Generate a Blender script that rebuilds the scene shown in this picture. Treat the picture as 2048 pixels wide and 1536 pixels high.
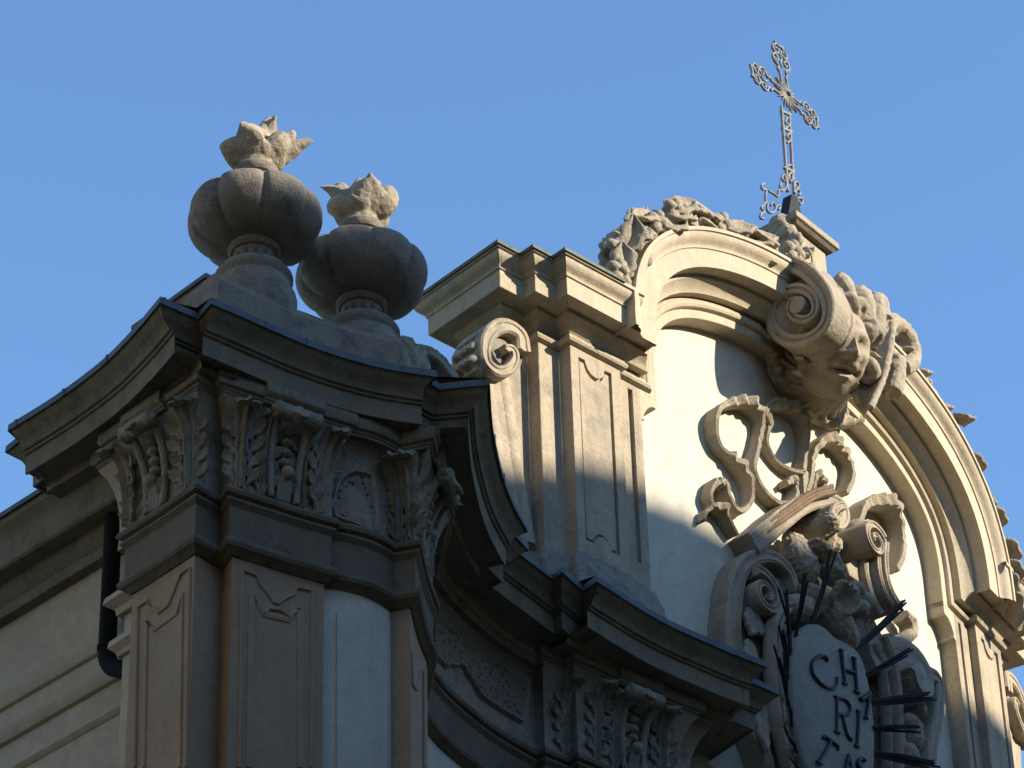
import bpy, bmesh, math, random
import numpy as np
from math import sin, cos, tan, atan2, radians, degrees, pi, sqrt, hypot
from mathutils import Vector, Matrix

for o in list(bpy.data.objects):
    bpy.data.objects.remove(o)
SC = bpy.context.scene
COL = SC.collection

# ------------------------------------------------------------------ camera
# the camera's eye is the origin; the street is 1.6 m below it
TW, TH_ = 2048, 1536
FPX = 7000.0
PITCH = radians(35.5)
ROLL = radians(1.7)
GROUND = -1.6
_f = np.array([0, cos(PITCH), sin(PITCH)])
_u0 = np.array([0, -sin(PITCH), cos(PITCH)])
_r0 = np.array([1.0, 0, 0])
CR = _r0 * cos(ROLL) - _u0 * sin(ROLL)
CU = _r0 * sin(ROLL) + _u0 * cos(ROLL)
cam = bpy.data.cameras.new('camera')
cam.sensor_width = 36.0
cam.lens = 36.0 * FPX / TW
cam.clip_start = 0.5
cam.clip_end = 5000
camo = bpy.data.objects.new('camera', cam)
COL.objects.link(camo)
camo.matrix_world = Matrix(((CR[0], CU[0], -_f[0], 0), (CR[1], CU[1], -_f[1], 0), (CR[2], CU[2], -_f[2], 0), (0, 0, 0, 1)))
SC.camera = camo

# ------------------------------------------------------------------ light
SUN_AZ = radians(107.0)      # compass angle from +Y towards +X
SUN_EL = radians(24.0)
wd = bpy.data.worlds.new('World')
SC.world = wd
wd.use_nodes = True
nt = wd.node_tree
bg = nt.nodes['Background']
sky = nt.nodes.new('ShaderNodeTexSky')
sky.sky_type = 'NISHITA'
sky.sun_disc = False
sky.sun_elevation = SUN_EL
sky.sun_rotation = SUN_AZ
sky.altitude = 200
sky.air_density = 1.3
sky.dust_density = 0.15
sky.ozone_density = 6.0
nt.links.new(sky.outputs[0], bg.inputs[0])
bg.inputs[1].default_value = 0.15
sl = bpy.data.lights.new('sun', 'SUN')
sl.energy = 5.0
sl.angle = radians(0.9)
sl.color = (1.0, 0.89, 0.72)
so = bpy.data.objects.new('sun', sl)
COL.objects.link(so)
sd = Vector((sin(SUN_AZ) * cos(SUN_EL), cos(SUN_AZ) * cos(SUN_EL), sin(SUN_EL)))
so.rotation_euler = sd.to_track_quat('Z', 'Y').to_euler()
so.location = (30, 0, 40)
vs = SC.view_settings
vs.view_transform = 'Standard'
vs.look = 'None'
vs.gamma = 1.0
vs.use_curve_mapping = False
vs.exposure = 0.92
SC.render.resolution_x = 1024
SC.render.resolution_y = 768

# ------------------------------------------------------------------ geometry of the place
def ray(x, y):
    d = _f * FPX + CR * (x - TW / 2) + CU * (TH_ / 2 - y)
    return d / np.linalg.norm(d)
def atz(x, y, z):
    d = ray(x, y)
    return d * (z / d[2])
# upper facade: gently convex wall, plan arc with straight wings. s along it, o out of it
_L = np.array([.8935, 23.43]); _R = np.array([4.198, 27.603])
HALF = float(np.hypot(*(_R - _L))) / 2
AZC = atan2(*(_R - _L)); DC = np.array([sin(AZC), cos(AZC)]); NC = np.array([cos(AZC), -sin(AZC)])
PHI = radians(8.5); RAD = HALF / sin(PHI); CEN = (_L + _R) / 2 - NC * RAD * cos(PHI)
def fac(s, z, o=0.0):
    a = max(-PHI, min(PHI, s / RAD)); e = s - a * RAD
    n = NC * cos(a) + DC * sin(a); t = DC * cos(a) - NC * sin(a)
    p = CEN + n * (RAD + o) + t * e
    return (float(p[0]), float(p[1]), float(z))
def facn(s):
    a = max(-PHI, min(PHI, s / RAD))
    n = NC * cos(a) + DC * sin(a); t = DC * cos(a) - NC * sin(a)
    return n, t
def facinv(p):
    v = np.array(p[:2]) - CEN; a = atan2(v @ DC, v @ NC)
    aa = max(-PHI, min(PHI, a)); n = NC * cos(aa) + DC * sin(aa); t = DC * cos(aa) - NC * sin(aa)
    return float(aa * RAD + v @ t), float(v @ n - RAD)
def fp(x, y, o=0.0):
    d = ray(x, y); lo, hi = 18., 60.
    for _ in range(50):
        m = (lo + hi) / 2
        if facinv(d * m)[1] > o: lo = m
        else: hi = m
    p = d * lo
    return facinv(p)[0], float(p[2])
def fside(x, y, s):
    "point of the vertical plane square to the facade at s -> (o, z)"
    n, t = facn(s); p0 = np.array(fac(s, 0, 0)); tt = np.array([t[0], t[1], 0])
    d = ray(x, y); p = d * ((p0 @ tt) / (d @ tt))
    return facinv(p)[1], float(p[2])

# ------------------------------------------------------------------ mesh tools
class MB:
    def __init__(self): self.v = []; self.f = []
    def add(self, vs, fs):
        b = len(self.v)
        self.v += [tuple(map(float, p)) for p in vs]
        self.f += [tuple(b + i for i in f) for f in fs]
    def grid(self, rows, closed_u=False, caps=False, closed_v=False):
        n = len(rows[0]); m = len(rows); b = len(self.v)
        for r in rows: self.v += [tuple(map(float, p)) for p in r]
        for i in range(m if closed_v else m - 1):
            i2 = (i + 1) % m
            for j in range(n if closed_u else n - 1):
                j2 = (j + 1) % n
                self.f.append((b + i * n + j, b + i * n + j2, b + i2 * n + j2, b + i2 * n + j))
        if caps:
            self.f.append(tuple(b + j for j in range(n))[::-1])
            self.f.append(tuple(b + (m - 1) * n + j for j in range(n)))
    def box(self, c, sx, sy, sz, M=None):
        pts = [Vector((c[0] + i * sx / 2, c[1] + j * sy / 2, c[2] + k * sz / 2)) for i in (-1, 1) for j in (-1, 1) for k in (-1, 1)]
        if M: pts = [M @ p for p in pts]
        self.add(pts, [(0, 1, 3, 2), (4, 6, 7, 5), (0, 4, 5, 1), (2, 3, 7, 6), (0, 2, 6, 4), (1, 5, 7, 3)])
    def ball(self, c, r, M=None, nu=12, nv=8):
        "ellipsoid; r = (rx,ry,rz); M = 3x3 axes"
        rows = []
        for i in range(nv + 1):
            th = pi * i / nv
            row = []
            for j in range(nu):
                ph = 2 * pi * j / nu
                p = Vector((r[0] * sin(th) * cos(ph), r[1] * sin(th) * sin(ph), r[2] * cos(th)))
                if M: p = M @ p
                row.append(Vector(c) + p)
            rows.append(row)
        self.grid(rows, closed_u=True)
    def tube(self, pts, rad, n=8, caps=True, flat=None):
        "round bar along pts; rad number or list; flat=(axis vector, factor) squashes along axis"
        P = [Vector(p) for p in pts]
        if not hasattr(rad, '__len__'): rad = [rad] * len(P)
        T = []
        for i in range(len(P)):
            a = P[max(0, i - 1)]; c = P[min(len(P) - 1, i + 1)]
            d = (c - a)
            T.append(d.normalized() if d.length > 1e-9 else Vector((0, 0, 1)))
        up = Vector((0, 0, 1)) if abs(T[0].z) < .9 else Vector((1, 0, 0))
        if flat: up = Vector(flat[0])
        rows = []
        nrm = (up - T[0] * up.dot(T[0])).normalized()
        for i in range(len(P)):
            if flat: nrm = (up - T[i] * up.dot(T[i])).normalized()
            else: nrm = (nrm - T[i] * nrm.dot(T[i])).normalized()
            bn = T[i].cross(nrm)
            k = flat[1] if flat else 1.0
            rows.append([P[i] + nrm * (rad[i] * k * cos(2 * pi * j / n)) + bn * (rad[i] * sin(2 * pi * j / n)) for j in range(n)])
        self.grid(rows, closed_u=True, caps=caps)
    def lathe(self, prof, c=(0, 0, 0), n=32, mod=None):
        rows = []
        for (r, z) in prof:
            rows.append([(c[0] + (r * (mod(2 * pi * j / n, r, z) if mod else 1)) * cos(2 * pi * j / n), c[1] + (r * (mod(2 * pi * j / n, r, z) if mod else 1)) * sin(2 * pi * j / n), c[2] + z) for j in range(n)])
        self.grid(rows, closed_u=True, caps=True)
    def prism(self, top, bot):
        n = len(top); b = len(self.v)
        self.v += [tuple(map(float, p)) for p in top] + [tuple(map(float, p)) for p in bot]
        self.f.append(tuple(range(b, b + n))); self.f.append(tuple(range(b + 2 * n - 1, b + n - 1, -1)))
        for i in range(n):
            j = (i + 1) % n
            self.f.append((b + i, b + n + i, b + n + j, b + j))
    def build(self, name, mat, parent=None, smooth=32, bevel=0, sculpt=0, disp=0, dsize=.08, relax=1):
        off = Vector(parent.location) if parent else Vector((0, 0, 0))
        if parent and parent.parent: off = off + Vector(parent.parent.location)
        me = bpy.data.meshes.new(name)
        me.from_pydata([Vector(p) - off for p in self.v], [], self.f)
        bm = bmesh.new(); bm.from_mesh(me)
        bmesh.ops.remove_doubles(bm, verts=bm.verts, dist=1e-5)
        bmesh.ops.recalc_face_normals(bm, faces=bm.faces)
        bm.to_mesh(me); bm.free()
        for p in me.polygons: p.use_smooth = True
        if not sculpt: me.set_sharp_from_angle(angle=radians(smooth))
        o = bpy.data.objects.new(name, me); COL.objects.link(o)
        me.materials.append(mat)
        if parent: o.parent = parent
        if bevel:
            b = o.modifiers.new('bevel', 'BEVEL'); b.width = bevel; b.segments = 2; b.limit_method = 'ANGLE'; b.angle_limit = radians(40); b.harden_normals = False
        if sculpt:
            r = o.modifiers.new('remesh', 'REMESH'); r.mode = 'VOXEL'; r.voxel_size = sculpt; r.use_smooth_shade = True
            s = o.modifiers.new('smooth', 'SMOOTH'); s.iterations = relax; s.factor = .5
        if disp:
            if sculpt: pass
            d = o.modifiers.new('wear', 'DISPLACE'); d.texture = clouds(dsize); d.strength = disp; d.mid_level = .5; d.texture_coords = 'GLOBAL'
        if sculpt:
            dg = bpy.context.evaluated_depsgraph_get()
            m2 = bpy.data.meshes.new_from_object(o.evaluated_get(dg), depsgraph=dg)
            o.modifiers.clear(); o.data = m2; m2.name = name
            for p in m2.polygons: p.use_smooth = True
        return o
_tx = {}
def clouds(sz):
    if sz not in _tx:
        t = bpy.data.textures.new('wear', 'CLOUDS'); t.noise_scale = sz; t.noise_depth = 2; _tx[sz] = t
    return _tx[sz]
def empty(name, loc, label=None, cat=None, group=None, parent=None):
    o = bpy.data.objects.new(name, None); COL.objects.link(o); o.location = loc
    if label: o['label'] = label
    if cat: o['category'] = cat
    if group: o['group'] = group
    if parent: o.parent = parent
    return o
def cr(pts, n=6, closed=False):
    "Catmull-Rom through pts"
    P = [np.array(p, float) for p in pts]; out = []
    N = len(P)
    for i in range(N if closed else N - 1):
        if closed: a, b, c, d = P[i - 1], P[i], P[(i + 1) % N], P[(i + 2) % N]
        else:
            b, c = P[i], P[i + 1]; a = P[i - 1] if i else 2 * b - c; d = P[i + 2] if i + 2 < N else 2 * c - b
        for k in range(n):
            t = k / n
            out.append(.5 * ((2 * b) + (-a + c) * t + (2 * a - 5 * b + 4 * c - d) * t * t + (-a + 3 * b - 3 * c + d) * t ** 3))
    if not closed: out.append(P[-1])
    return out
def mitres(path):
    P = [np.array(p[:2], float) for p in path]; N = len(P); M = []
    nr = []
    for i in range(N - 1):
        d = P[i + 1] - P[i]; d = d / np.linalg.norm(d); nr.append(np.array([d[1], -d[0]]))
    for i in range(N):
        if i == 0: M.append(nr[0])
        elif i == N - 1: M.append(nr[-1])
        else:
            m = nr[i - 1] + nr[i]; l2 = m @ m
            m = m * (2 / l2) if l2 > .25 else m / sqrt(l2) * 2
            M.append(m)
    return P, M
def sweep(mb, path, prof, i0=0, i1=None, caps=True):
    "profile [(out, z)] along plan path, mitred; closed profile"
    P, M = mitres(path)
    i1 = len(P) - 1 if i1 is None else i1
    rows = [[(P[i][0] + M[i][0] * o, P[i][1] + M[i][1] * o, z) for (o, z) in prof] for i in range(i0, i1 + 1)]
    mb.grid(rows, closed_u=True, caps=caps)

# ------------------------------------------------------------------ materials
def mat(name, c1, c2, c3=None, scale=3.0, bump=.25, bscale=60, pits=0, rough=.85, metal=0, streak=0, dirt=None):
    m = bpy.data.materials.new(name); m.use_nodes = True
    n = m.node_tree.nodes; l = m.node_tree.links
    b = n['Principled BSDF']; b.inputs['Roughness'].default_value = rough; b.inputs['Metallic'].default_value = metal
    b.inputs['Specular IOR Level'].default_value = (.05 if name == 'dark_downpipe' else .2) if not metal else .5
    tc = n.new('ShaderNodeTexCoord')
    def noise(sc, det=6, ro=.6, vec=None):
        t = n.new('ShaderNodeTexNoise'); t.inputs['Scale'].default_value = sc; t.inputs['Detail'].default_value = det; t.inputs['Roughness'].default_value = ro
        l.new(vec or tc.outputs['Object'], t.inputs['Vector']); return t
    def ramp(fac_, a, b_):
        r = n.new('ShaderNodeMapRange'); r.inputs[1].default_value = a; r.inputs[2].default_value = b_; l.new(fac_, r.inputs[0]); return r.outputs[0]
    def mix(f, a, b_, mode='MIX'):
        x = n.new('ShaderNodeMix'); x.data_type = 'RGBA'; x.blend_type = mode
        if isinstance(f, float): x.inputs[0].default_value = f
        else: l.new(f, x.inputs[0])
        for i, q in ((6, a), (7, b_)):
            if isinstance(q, tuple): x.inputs[i].default_value = (*q, 1)
            else: l.new(q, x.inputs[i])
        return x.outputs[2]
    n1 = noise(scale, 8, .65)
    col = mix(ramp(n1.outputs[0], .35, .65), c1, c2)
    n2 = noise(scale * 9, 6, .7)
    col = mix(ramp(n2.outputs[0], .3, .75), col, tuple(x * .72 for x in c1), 'MIX') if False else mix(.35, col, mix(ramp(n2.outputs[0], .3, .7), tuple(x * .6 for x in c1), tuple(min(1, x * 1.25) for x in c2)))
    if c3:
        n3 = noise(scale * 1.1, 7, .68)
        col = mix(ramp(n3.outputs[0], .50, .66), col, c3)
    if streak:
        mp = n.new('ShaderNodeMapping'); mp.inputs['Scale'].default_value = (1, 1, .12); l.new(tc.outputs['Object'], mp.inputs[0])
        n4 = noise(7, 6, .65, mp.outputs[0])
        col = mix(ramp(n4.outputs[0], .5, .5 + .45 / max(streak, .01)), col, dirt or (.08, .075, .065))
    if pits:
        vo = n.new('ShaderNodeTexVoronoi'); vo.inputs['Scale'].default_value = pits; l.new(tc.outputs['Object'], vo.inputs['Vector'])
        pf = ramp(vo.outputs['Distance'], .16, .32)
        col = mix(pf, tuple(x * .14 for x in c1), col)
    l.new(col, b.inputs['Base Color'])
    nb = noise(bscale, 8, .7)
    nb2 = noise(bscale * .35, 5, .6)
    ad = n.new('ShaderNodeMath'); ad.operation = 'ADD'; l.new(nb.outputs[0], ad.inputs[0]); l.new(nb2.outputs[0], ad.inputs[1])
    h = ad.outputs[0]
    if pits:
        a2 = n.new('ShaderNodeMath'); a2.operation = 'ADD'; l.new(h, a2.inputs[0]); l.new(pf, a2.inputs[1]); h = a2.outputs[0]
    bp = n.new('ShaderNodeBump'); bp.inputs['Strength'].default_value = bump; bp.inputs['Distance'].default_value = .02
    l.new(h, bp.inputs['Height']); l.new(bp.outputs[0], b.inputs['Normal'])
    return m
M_UP = mat('warm_sandstone', (0.386, 0.315, 0.221), (0.432, 0.362, 0.265), (0.249, 0.224, 0.176), scale=2.2, bump=.6, streak=1.0, dirt=(0.187, 0.164, 0.127))
M_BLK = mat('stained_cornice_stone', (0.364, 0.305, 0.213), (0.434, 0.369, 0.268), (0.252, 0.282, 0.213), scale=2.6, bump=.45, streak=.45, dirt=(0.188, 0.176, 0.131))
M_CARV = mat('carved_sandstone', (0.324, 0.272, 0.196), (0.400, 0.338, 0.250), (0.261, 0.236, 0.188), scale=4, bump=.8, bscale=45)
M_ARCH = mat('arch_render', (0.450, 0.373, 0.264), (0.483, 0.411, 0.302), (0.403, 0.338, 0.247), scale=1.5, bump=.3, streak=.85, dirt=(0.294, 0.251, 0.182))
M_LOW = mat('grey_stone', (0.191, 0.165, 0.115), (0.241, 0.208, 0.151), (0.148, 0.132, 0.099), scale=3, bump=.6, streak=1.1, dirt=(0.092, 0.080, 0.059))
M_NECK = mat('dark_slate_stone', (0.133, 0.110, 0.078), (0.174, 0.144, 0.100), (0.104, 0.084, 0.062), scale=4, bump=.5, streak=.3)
M_CAP = mat('capital_stone', (0.272, 0.246, 0.190), (0.366, 0.325, 0.242), (0.202, 0.181, 0.137), scale=5, bump=1.0, bscale=40)
M_SHAFT = mat('rose_render', (0.321, 0.221, 0.139), (0.369, 0.265, 0.169), (0.290, 0.226, 0.155), scale=1.6, bump=.12, streak=1.0, dirt=(0.235, 0.175, 0.118))
M_WHITE = mat('white_render', (0.508, 0.473, 0.377), (0.548, 0.512, 0.416), (0.468, 0.440, 0.354), scale=1.1, bump=.05, bscale=90, streak=.75, dirt=(0.340, 0.315, 0.249))
M_NAVE = mat('cream_render', (0.409, 0.333, 0.238), (0.449, 0.368, 0.270), (0.369, 0.303, 0.226), scale=1.0, bump=.08)
M_LEAD = mat('lead_sheet', (0.074, 0.092, 0.105), (0.109, 0.130, 0.143), (0.058, 0.066, 0.074), scale=5, bump=.1, rough=.7, metal=.15)
M_COPPER = mat('green_copper', (0.121, 0.140, 0.108), (0.162, 0.176, 0.131), (0.090, 0.099, 0.076), scale=6, bump=.1, rough=.75)
M_PIT = mat('pitted_stucco', (0.208, 0.182, 0.139), (0.255, 0.220, 0.166), None, scale=6, bump=.9, bscale=30, pits=26)
M_URN = mat('urn_stone', (0.224, 0.192, 0.154), (0.320, 0.276, 0.216), (0.154, 0.139, 0.122), scale=5, bump=.8, bscale=70)
M_RUB = mat('rubble_mortar', (0.220, 0.198, 0.165), (0.264, 0.237, 0.198), (0.165, 0.149, 0.127), scale=7, bump=.9, bscale=25)
M_PIPE = mat('dark_downpipe', (0.014, 0.014, 0.015), (0.018, 0.018, 0.018), None, scale=3, bump=.03, rough=.8)
M_IRON = mat('black_iron', (.018, .018, .02), (.03, .03, .032), None, scale=9, bump=.1, rough=.75)
M_CROSS = mat('weathered_iron', (0.263, 0.246, 0.224), (0.345, 0.328, 0.302), (0.181, 0.164, 0.155), scale=12, bump=.15, rough=.6, metal=.1)
M_BRONZE = mat('dark_letters', (.022, .022, .028), (.035, .035, .04), None, scale=9, bump=.1, rough=.5)
M_TAB = mat('tablet_stone', (0.249, 0.231, 0.192), (0.295, 0.275, 0.228), (0.215, 0.204, 0.172), scale=3, bump=.15)
M_RUST = mat('brown_stained_stone', (0.150, 0.096, 0.060), (0.204, 0.138, 0.090), (0.108, 0.072, 0.048), scale=6, bump=.4, streak=.6, dirt=(0.030, 0.021, 0.015))
M_STREET = mat('asphalt', (.045, .045, .047), (.06, .06, .06), None, scale=.5, bump=.3)
M_PAVE = mat('stone_paving', (0.132, 0.120, 0.108), (0.168, 0.156, 0.138), None, scale=.8, bump=.3)
M_HOUSE = mat('ochre_render', (0.250, 0.180, 0.100), (0.275, 0.205, 0.120), (0.225, 0.165, 0.100), scale=.8, bump=.1)
M_TILE = mat('clay_tiles', (0.168, 0.072, 0.042), (0.216, 0.108, 0.066), (0.120, 0.060, 0.042), scale=2, bump=.4)
M_GLASS = mat('dark_window', (.02, .025, .03), (.03, .035, .04), None, scale=2, bump=.0, rough=.1)
M_SHUT = mat('green_shutter', (.05, .09, .06), (.07, .11, .08), None, scale=4, bump=.1)
# ------------------------------------------------------------------ ground
mb = MB(); mb.add([(-400, -400, GROUND), (400, -400, GROUND), (400, 400, GROUND), (-400, 400, GROUND)], [(0, 1, 2, 3)])
g = mb.build('street', M_STREET); g['kind'] = 'structure'
mb = MB()
pv = [(-14, 22), (-8, 14), (-2, 15.5), (1.5, 19), (9, 27), (20, 42), (10, 50), (-14, 40)]
mb.prism([(x, y, GROUND + .13) for x, y in pv], [(x, y, GROUND) for x, y in pv])
g = mb.build('pavement', M_PAVE); g['kind'] = 'structure'

# ------------------------------------------------------------------ plan of the lower order, traced at cornice and shaft height
Z0 = 14.0
def pz(px, z): return [tuple(atz(x, y, z)[:2]) for x, y in px]
cA = [tuple(p) for p in cr(pz([(18, 850), (44, 834), (109, 793), (175, 745), (219, 708), (270, 655), (321, 594)], Z0), 5)]
cB = [tuple(p) for p in cr(pz([(423, 596), (474, 618), (560, 656), (620, 681), (700, 708), (780, 728), (872, 742)], Z0), 5)]
cC = [tuple(p) for p in cr(pz([(978, 758), (983, 835), (990, 882), (1005, 945), (1025, 998), (1054, 1052)], Z0), 6)]
cD = [tuple(p) for p in cr(pz([(1193, 1152), (1244, 1185), (1295, 1217), (1351, 1247), (1416, 1276), (1467, 1298), (1532, 1323)], Z0), 5)]
tip2 = pz([(13, 893)], Z0)[0]
e2 = pz([(1557, 1379)], Z0)[0]
CP = ([(tip2[0] + .75, tip2[1] + .8), tip2, pz([(40, 871)], Z0)[0]] + cA + pz([(397, 627)], Z0) + cB + [(-.56, 19.53), (-.50, 19.60)] + cC
      + pz([(1029, 1061), (1056, 1089), (1038, 1097), (1106, 1149), (1124, 1134), (1166, 1172)], Z0) + cD + pz([(1499, 1353)], Z0) + [e2, (e2[0] - .55, e2[1] + .75)])
ZS = Z0 - 1.64
sA = [tuple(p) for p in cr(pz([(265, 1190), (330, 1149), (390, 1109)], ZS), 6)]
sB = [tuple(p) for p in cr(pz([(465, 1113), (520, 1130), (580, 1149), (648, 1168)], ZS), 5)]
sW = [tuple(p) for p in cr(pz([(646, 1176), (690, 1183), (730, 1194), (761, 1209), (781, 1223)], ZS), 5)]
sK = [tuple(p) for p in cr(pz([(820, 1216), (823, 1230), (835, 1277), (854, 1326)], ZS), 5)]
ZA = Z0 - 1.15
def inset(path, d):
    P, M = mitres(path); return [tuple(p - m * d) for p, m in zip(P, M)]
sN = inset([tuple(p) for p in cr(pz([(855, 1309), (890, 1357), (930, 1396), (998, 1450), (1091, 1505)], ZA), 5)], .1)
r1 = inset(pz([(1107, 1496), (1157, 1517)], ZA), .1)
dN = np.array(r1[1]) - np.array(r1[0]); dN /= np.linalg.norm(dN)
nN = np.array([dN[1], -dN[0]])
def along(p, d, n): return (p[0] + dN[0] * d + nN[0] * n, p[1] + dN[1] * d + nN[1] * n)
r2a = along(r1[1], .0, .1)
d2 = np.array([sin(radians(46)), cos(radians(46))]); n2 = np.array([d2[1], -d2[0]])
r2 = [tuple(np.array(r2a) + d2 * t + n2 * .05 * (t / .9) ** 2) for t in (0, .2, .4, .6, .8, .92)]
r3 = [tuple(np.array(r2[-1]) - n2 * .1), tuple(np.array(r2[-1]) - n2 * .1 + d2 * .22), tuple(np.array(r2[-1]) - n2 * .9 + d2 * .22)]
p0 = np.array(sA[0])
SP = ([tuple(p0 + np.array([.55, .85])), tuple(p0 + np.array([-.075, .225])), tuple(p0 + np.array([.065, .075]))] + sA + pz([(446, 1141)], ZS) + sB + sW + sK + sN + r1 + r2 + r3)
iA = 3; iB0 = iA + len(sA) + 1; iW0 = iB0 + len(sB); iK0 = iW0 + len(sW); iN0 = iK0 + len(sK); iR0 = iN0 + len(sN)
PIER_END = iW0 - 1; K_END = iN0 - 1; R_END = len(SP) - 1

# ------------------------------------------------------------------ the church
church = empty('church', (-1.0, 21.0, GROUND), 'baroque church front in grey and cream stone, concave lower cornice and arched pediment above', 'church')
def prof(*pts): return [(o, Z0 - d) for o, d in pts]
mb = MB()
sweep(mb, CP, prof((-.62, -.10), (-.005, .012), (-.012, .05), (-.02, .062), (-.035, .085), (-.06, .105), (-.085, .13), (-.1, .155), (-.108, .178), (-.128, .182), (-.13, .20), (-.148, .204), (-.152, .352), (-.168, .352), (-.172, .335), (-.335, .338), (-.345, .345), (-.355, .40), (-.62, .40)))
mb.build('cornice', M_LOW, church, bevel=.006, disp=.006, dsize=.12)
mb = MB()
sweep(mb, CP, prof((-.62, -.115), (.004, -.002), (.006, .052), (-.006, .052), (-.008, .012), (-.62, -.10)))
mb.build('cornice_flashing', M_LEAD, church)
_P, _M = mitres(CP)
for i in (5, 14, 22, 33, 43, 49, 61, 78, 86):
    a = _P[i]; b = _P[i + 1]; d_ = (b - a) / np.linalg.norm(b - a); n_ = np.array([d_[1], -d_[0]]); c_ = a + d_ * .02
    mb = MB(); mb.prism([(*(c_ + d_ * u + n_ * o), Z0 + .004) for u, o in ((0, -.05), (.022, -.05), (.022, .011), (0, .011))], [(*(c_ + d_ * u + n_ * o), Z0 - .056) for u, o in ((0, -.01), (.022, -.01), (.022, .011), (0, .011))])
    mb.build('flashing_seam', M_LEAD, church)
mb = MB()
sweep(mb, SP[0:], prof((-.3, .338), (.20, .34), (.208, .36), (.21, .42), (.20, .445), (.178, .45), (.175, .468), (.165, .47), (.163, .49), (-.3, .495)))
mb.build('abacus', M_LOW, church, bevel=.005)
mb = MB()
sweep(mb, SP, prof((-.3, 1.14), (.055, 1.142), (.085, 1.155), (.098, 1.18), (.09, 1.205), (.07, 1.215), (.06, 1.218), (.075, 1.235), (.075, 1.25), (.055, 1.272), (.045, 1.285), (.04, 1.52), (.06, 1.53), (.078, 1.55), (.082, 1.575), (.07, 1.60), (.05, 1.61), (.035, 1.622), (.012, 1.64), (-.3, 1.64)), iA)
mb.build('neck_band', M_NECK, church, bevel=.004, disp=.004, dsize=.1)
BELL = [(.05, 1.145), (.045, 1.05), (.045, .95), (.05, .85), (.062, .75), (.085, .65), (.115, .57), (.15, .51), (.165, .488)]
bellprof = prof((-.3, 1.145), *BELL, (-.3, .488))
for a, b in ((0, 2), (3, PIER_END), (iK0, K_END), (iR0, R_END)):
    mb = MB(); sweep(mb, SP, bellprof, a, b)
    mb.build('capital_bell', M_NAVE if a == 0 else M_CAP, church)
flat = prof((-.3, 1.145), (.03, 1.145), (.03, 1.0), (.03, .6), (.06, .53), (.11, .488), (-.3, .488))
for a, b in ((PIER_END, iK0), (K_END, iR0)):
    mb = MB(); sweep(mb, SP, flat, a, b)
    mb.build('frieze', M_CAP, church)
for nm, m, a, b in (('return_wall', M_NAVE, 0, 3), ('pier_shaft', M_SHAFT, 3, PIER_END + 1), ('bay_wall', M_WHITE, PIER_END + 1, iK0 - 1), ('pilaster_shaft', M_SHAFT, iK0 - 1, K_END + 1), ('niche_wall', M_WHITE, K_END + 1, iR0), ('pilaster_shaft', M_SHAFT, iR0, R_END)):
    mb = MB(); sweep(mb, SP, [(-.3, Z0 - 1.64), (0, Z0 - 1.64), (0, GROUND), (-.3, GROUND)], a, b)
    mb.build(nm, m, church)

# hits on the shaft surface, to lay panels and reliefs on it
def shit(x, y, o=0.0, path=None, lim=None):
    P, M = mitres(path or SP); d = ray(x, y); best = None
    for i in range(len(P) - 1):
        if lim and not (lim[0] <= i < lim[1]): continue
        a = P[i] + M[i] * o; b = P[i + 1] + M[i + 1] * o
        A = np.array([[d[0], -(b - a)[0]], [d[1], -(b - a)[1]]])
        if abs(np.linalg.det(A)) < 1e-9: continue
        t, u = np.linalg.solve(A, a)
        if -.02 <= u <= 1.02 and t > 0 and (best is None or t < best[0]):
            tt = (b - a) / np.linalg.norm(b - a); best = (t, tt)
    if best is None: return None
    p = d * best[0]; tt = best[1]
    return Vector(p), Vector((tt[1], -tt[0], 0)), Vector((tt[0], tt[1], 0))
def relief_line(mb, px, lim, w, h, o=0.0, closed=False):
    rows = []
    for x, y in px:
        q = shit(x, y, o, lim=lim)
        if q is None: continue
        rows.append(q)
    if len(rows) < 2: return
    N = len(rows)
    R2 = []
    for i in range(N):
        p, n, t = rows[i]
        a = rows[max(0, i - 1)][0]; c = rows[min(N - 1, i + 1)][0]
        d = (c - a).normalized(); sd_ = d.cross(n).normalized()
        R2.append([p - sd_ * w - n * .01, p - sd_ * w * .8 + n * h * .6, p - sd_ * w * .3 + n * h, p + sd_ * w * .3 + n * h, p + sd_ * w * .8 + n * h * .6, p + sd_ * w - n * .01])
    mb.grid(R2, closed_u=True, caps=True)
mb = MB()
LF = (iB0, iW0 - 1)
relief_line(mb, [(478, 1536), (483.5, 1142), (513, 1152), (519, 1168), (534.7, 1187), (547, 1205.6), (556, 1208), (572, 1196), (587, 1190), (593, 1176), (623.6, 1184), (622, 1536)], LF, .014, .016)
relief_line(mb, [(498, 1536), (503, 1190), (516, 1205), (528, 1228), (576, 1239), (584, 1228), (600, 1218), (601, 1536)], LF, .03, .012)
relief_line(mb, [(528, 1228), (535, 1218), (560, 1220), (578, 1235)], LF, .018, .022)
mb.build('panel_moulding', M_SHAFT, church)
mb = MB()
LSd = (iA, iA + len(sA) - 1)
relief_line(mb, [(271, 1536), (277, 1217), (297, 1202), (298, 1214), (306, 1219), (314, 1220), (318, 1226), (338, 1211), (346, 1190), (353, 1172), (361, 1154), (361, 1151), (381, 1136), (373, 1536)], LSd, .014, .016)
relief_line(mb, [(288, 1536), (294, 1243), (309, 1260), (355, 1226), (366, 1190), (364, 1230), (360, 1536)], LSd, .02, .012)
mb.build('panel_moulding', M_SHAFT, church)
mb = MB()
LK = (iK0, iN0 - 1)
relief_line(mb, [(822, 1536), (821, 1300), (823, 1368), (831, 1380), (836, 1362), (839, 1345), (845, 1340), (846, 1536)], LK, .012, .016)
mb.build('panel_moulding', M_SHAFT, church)
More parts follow.
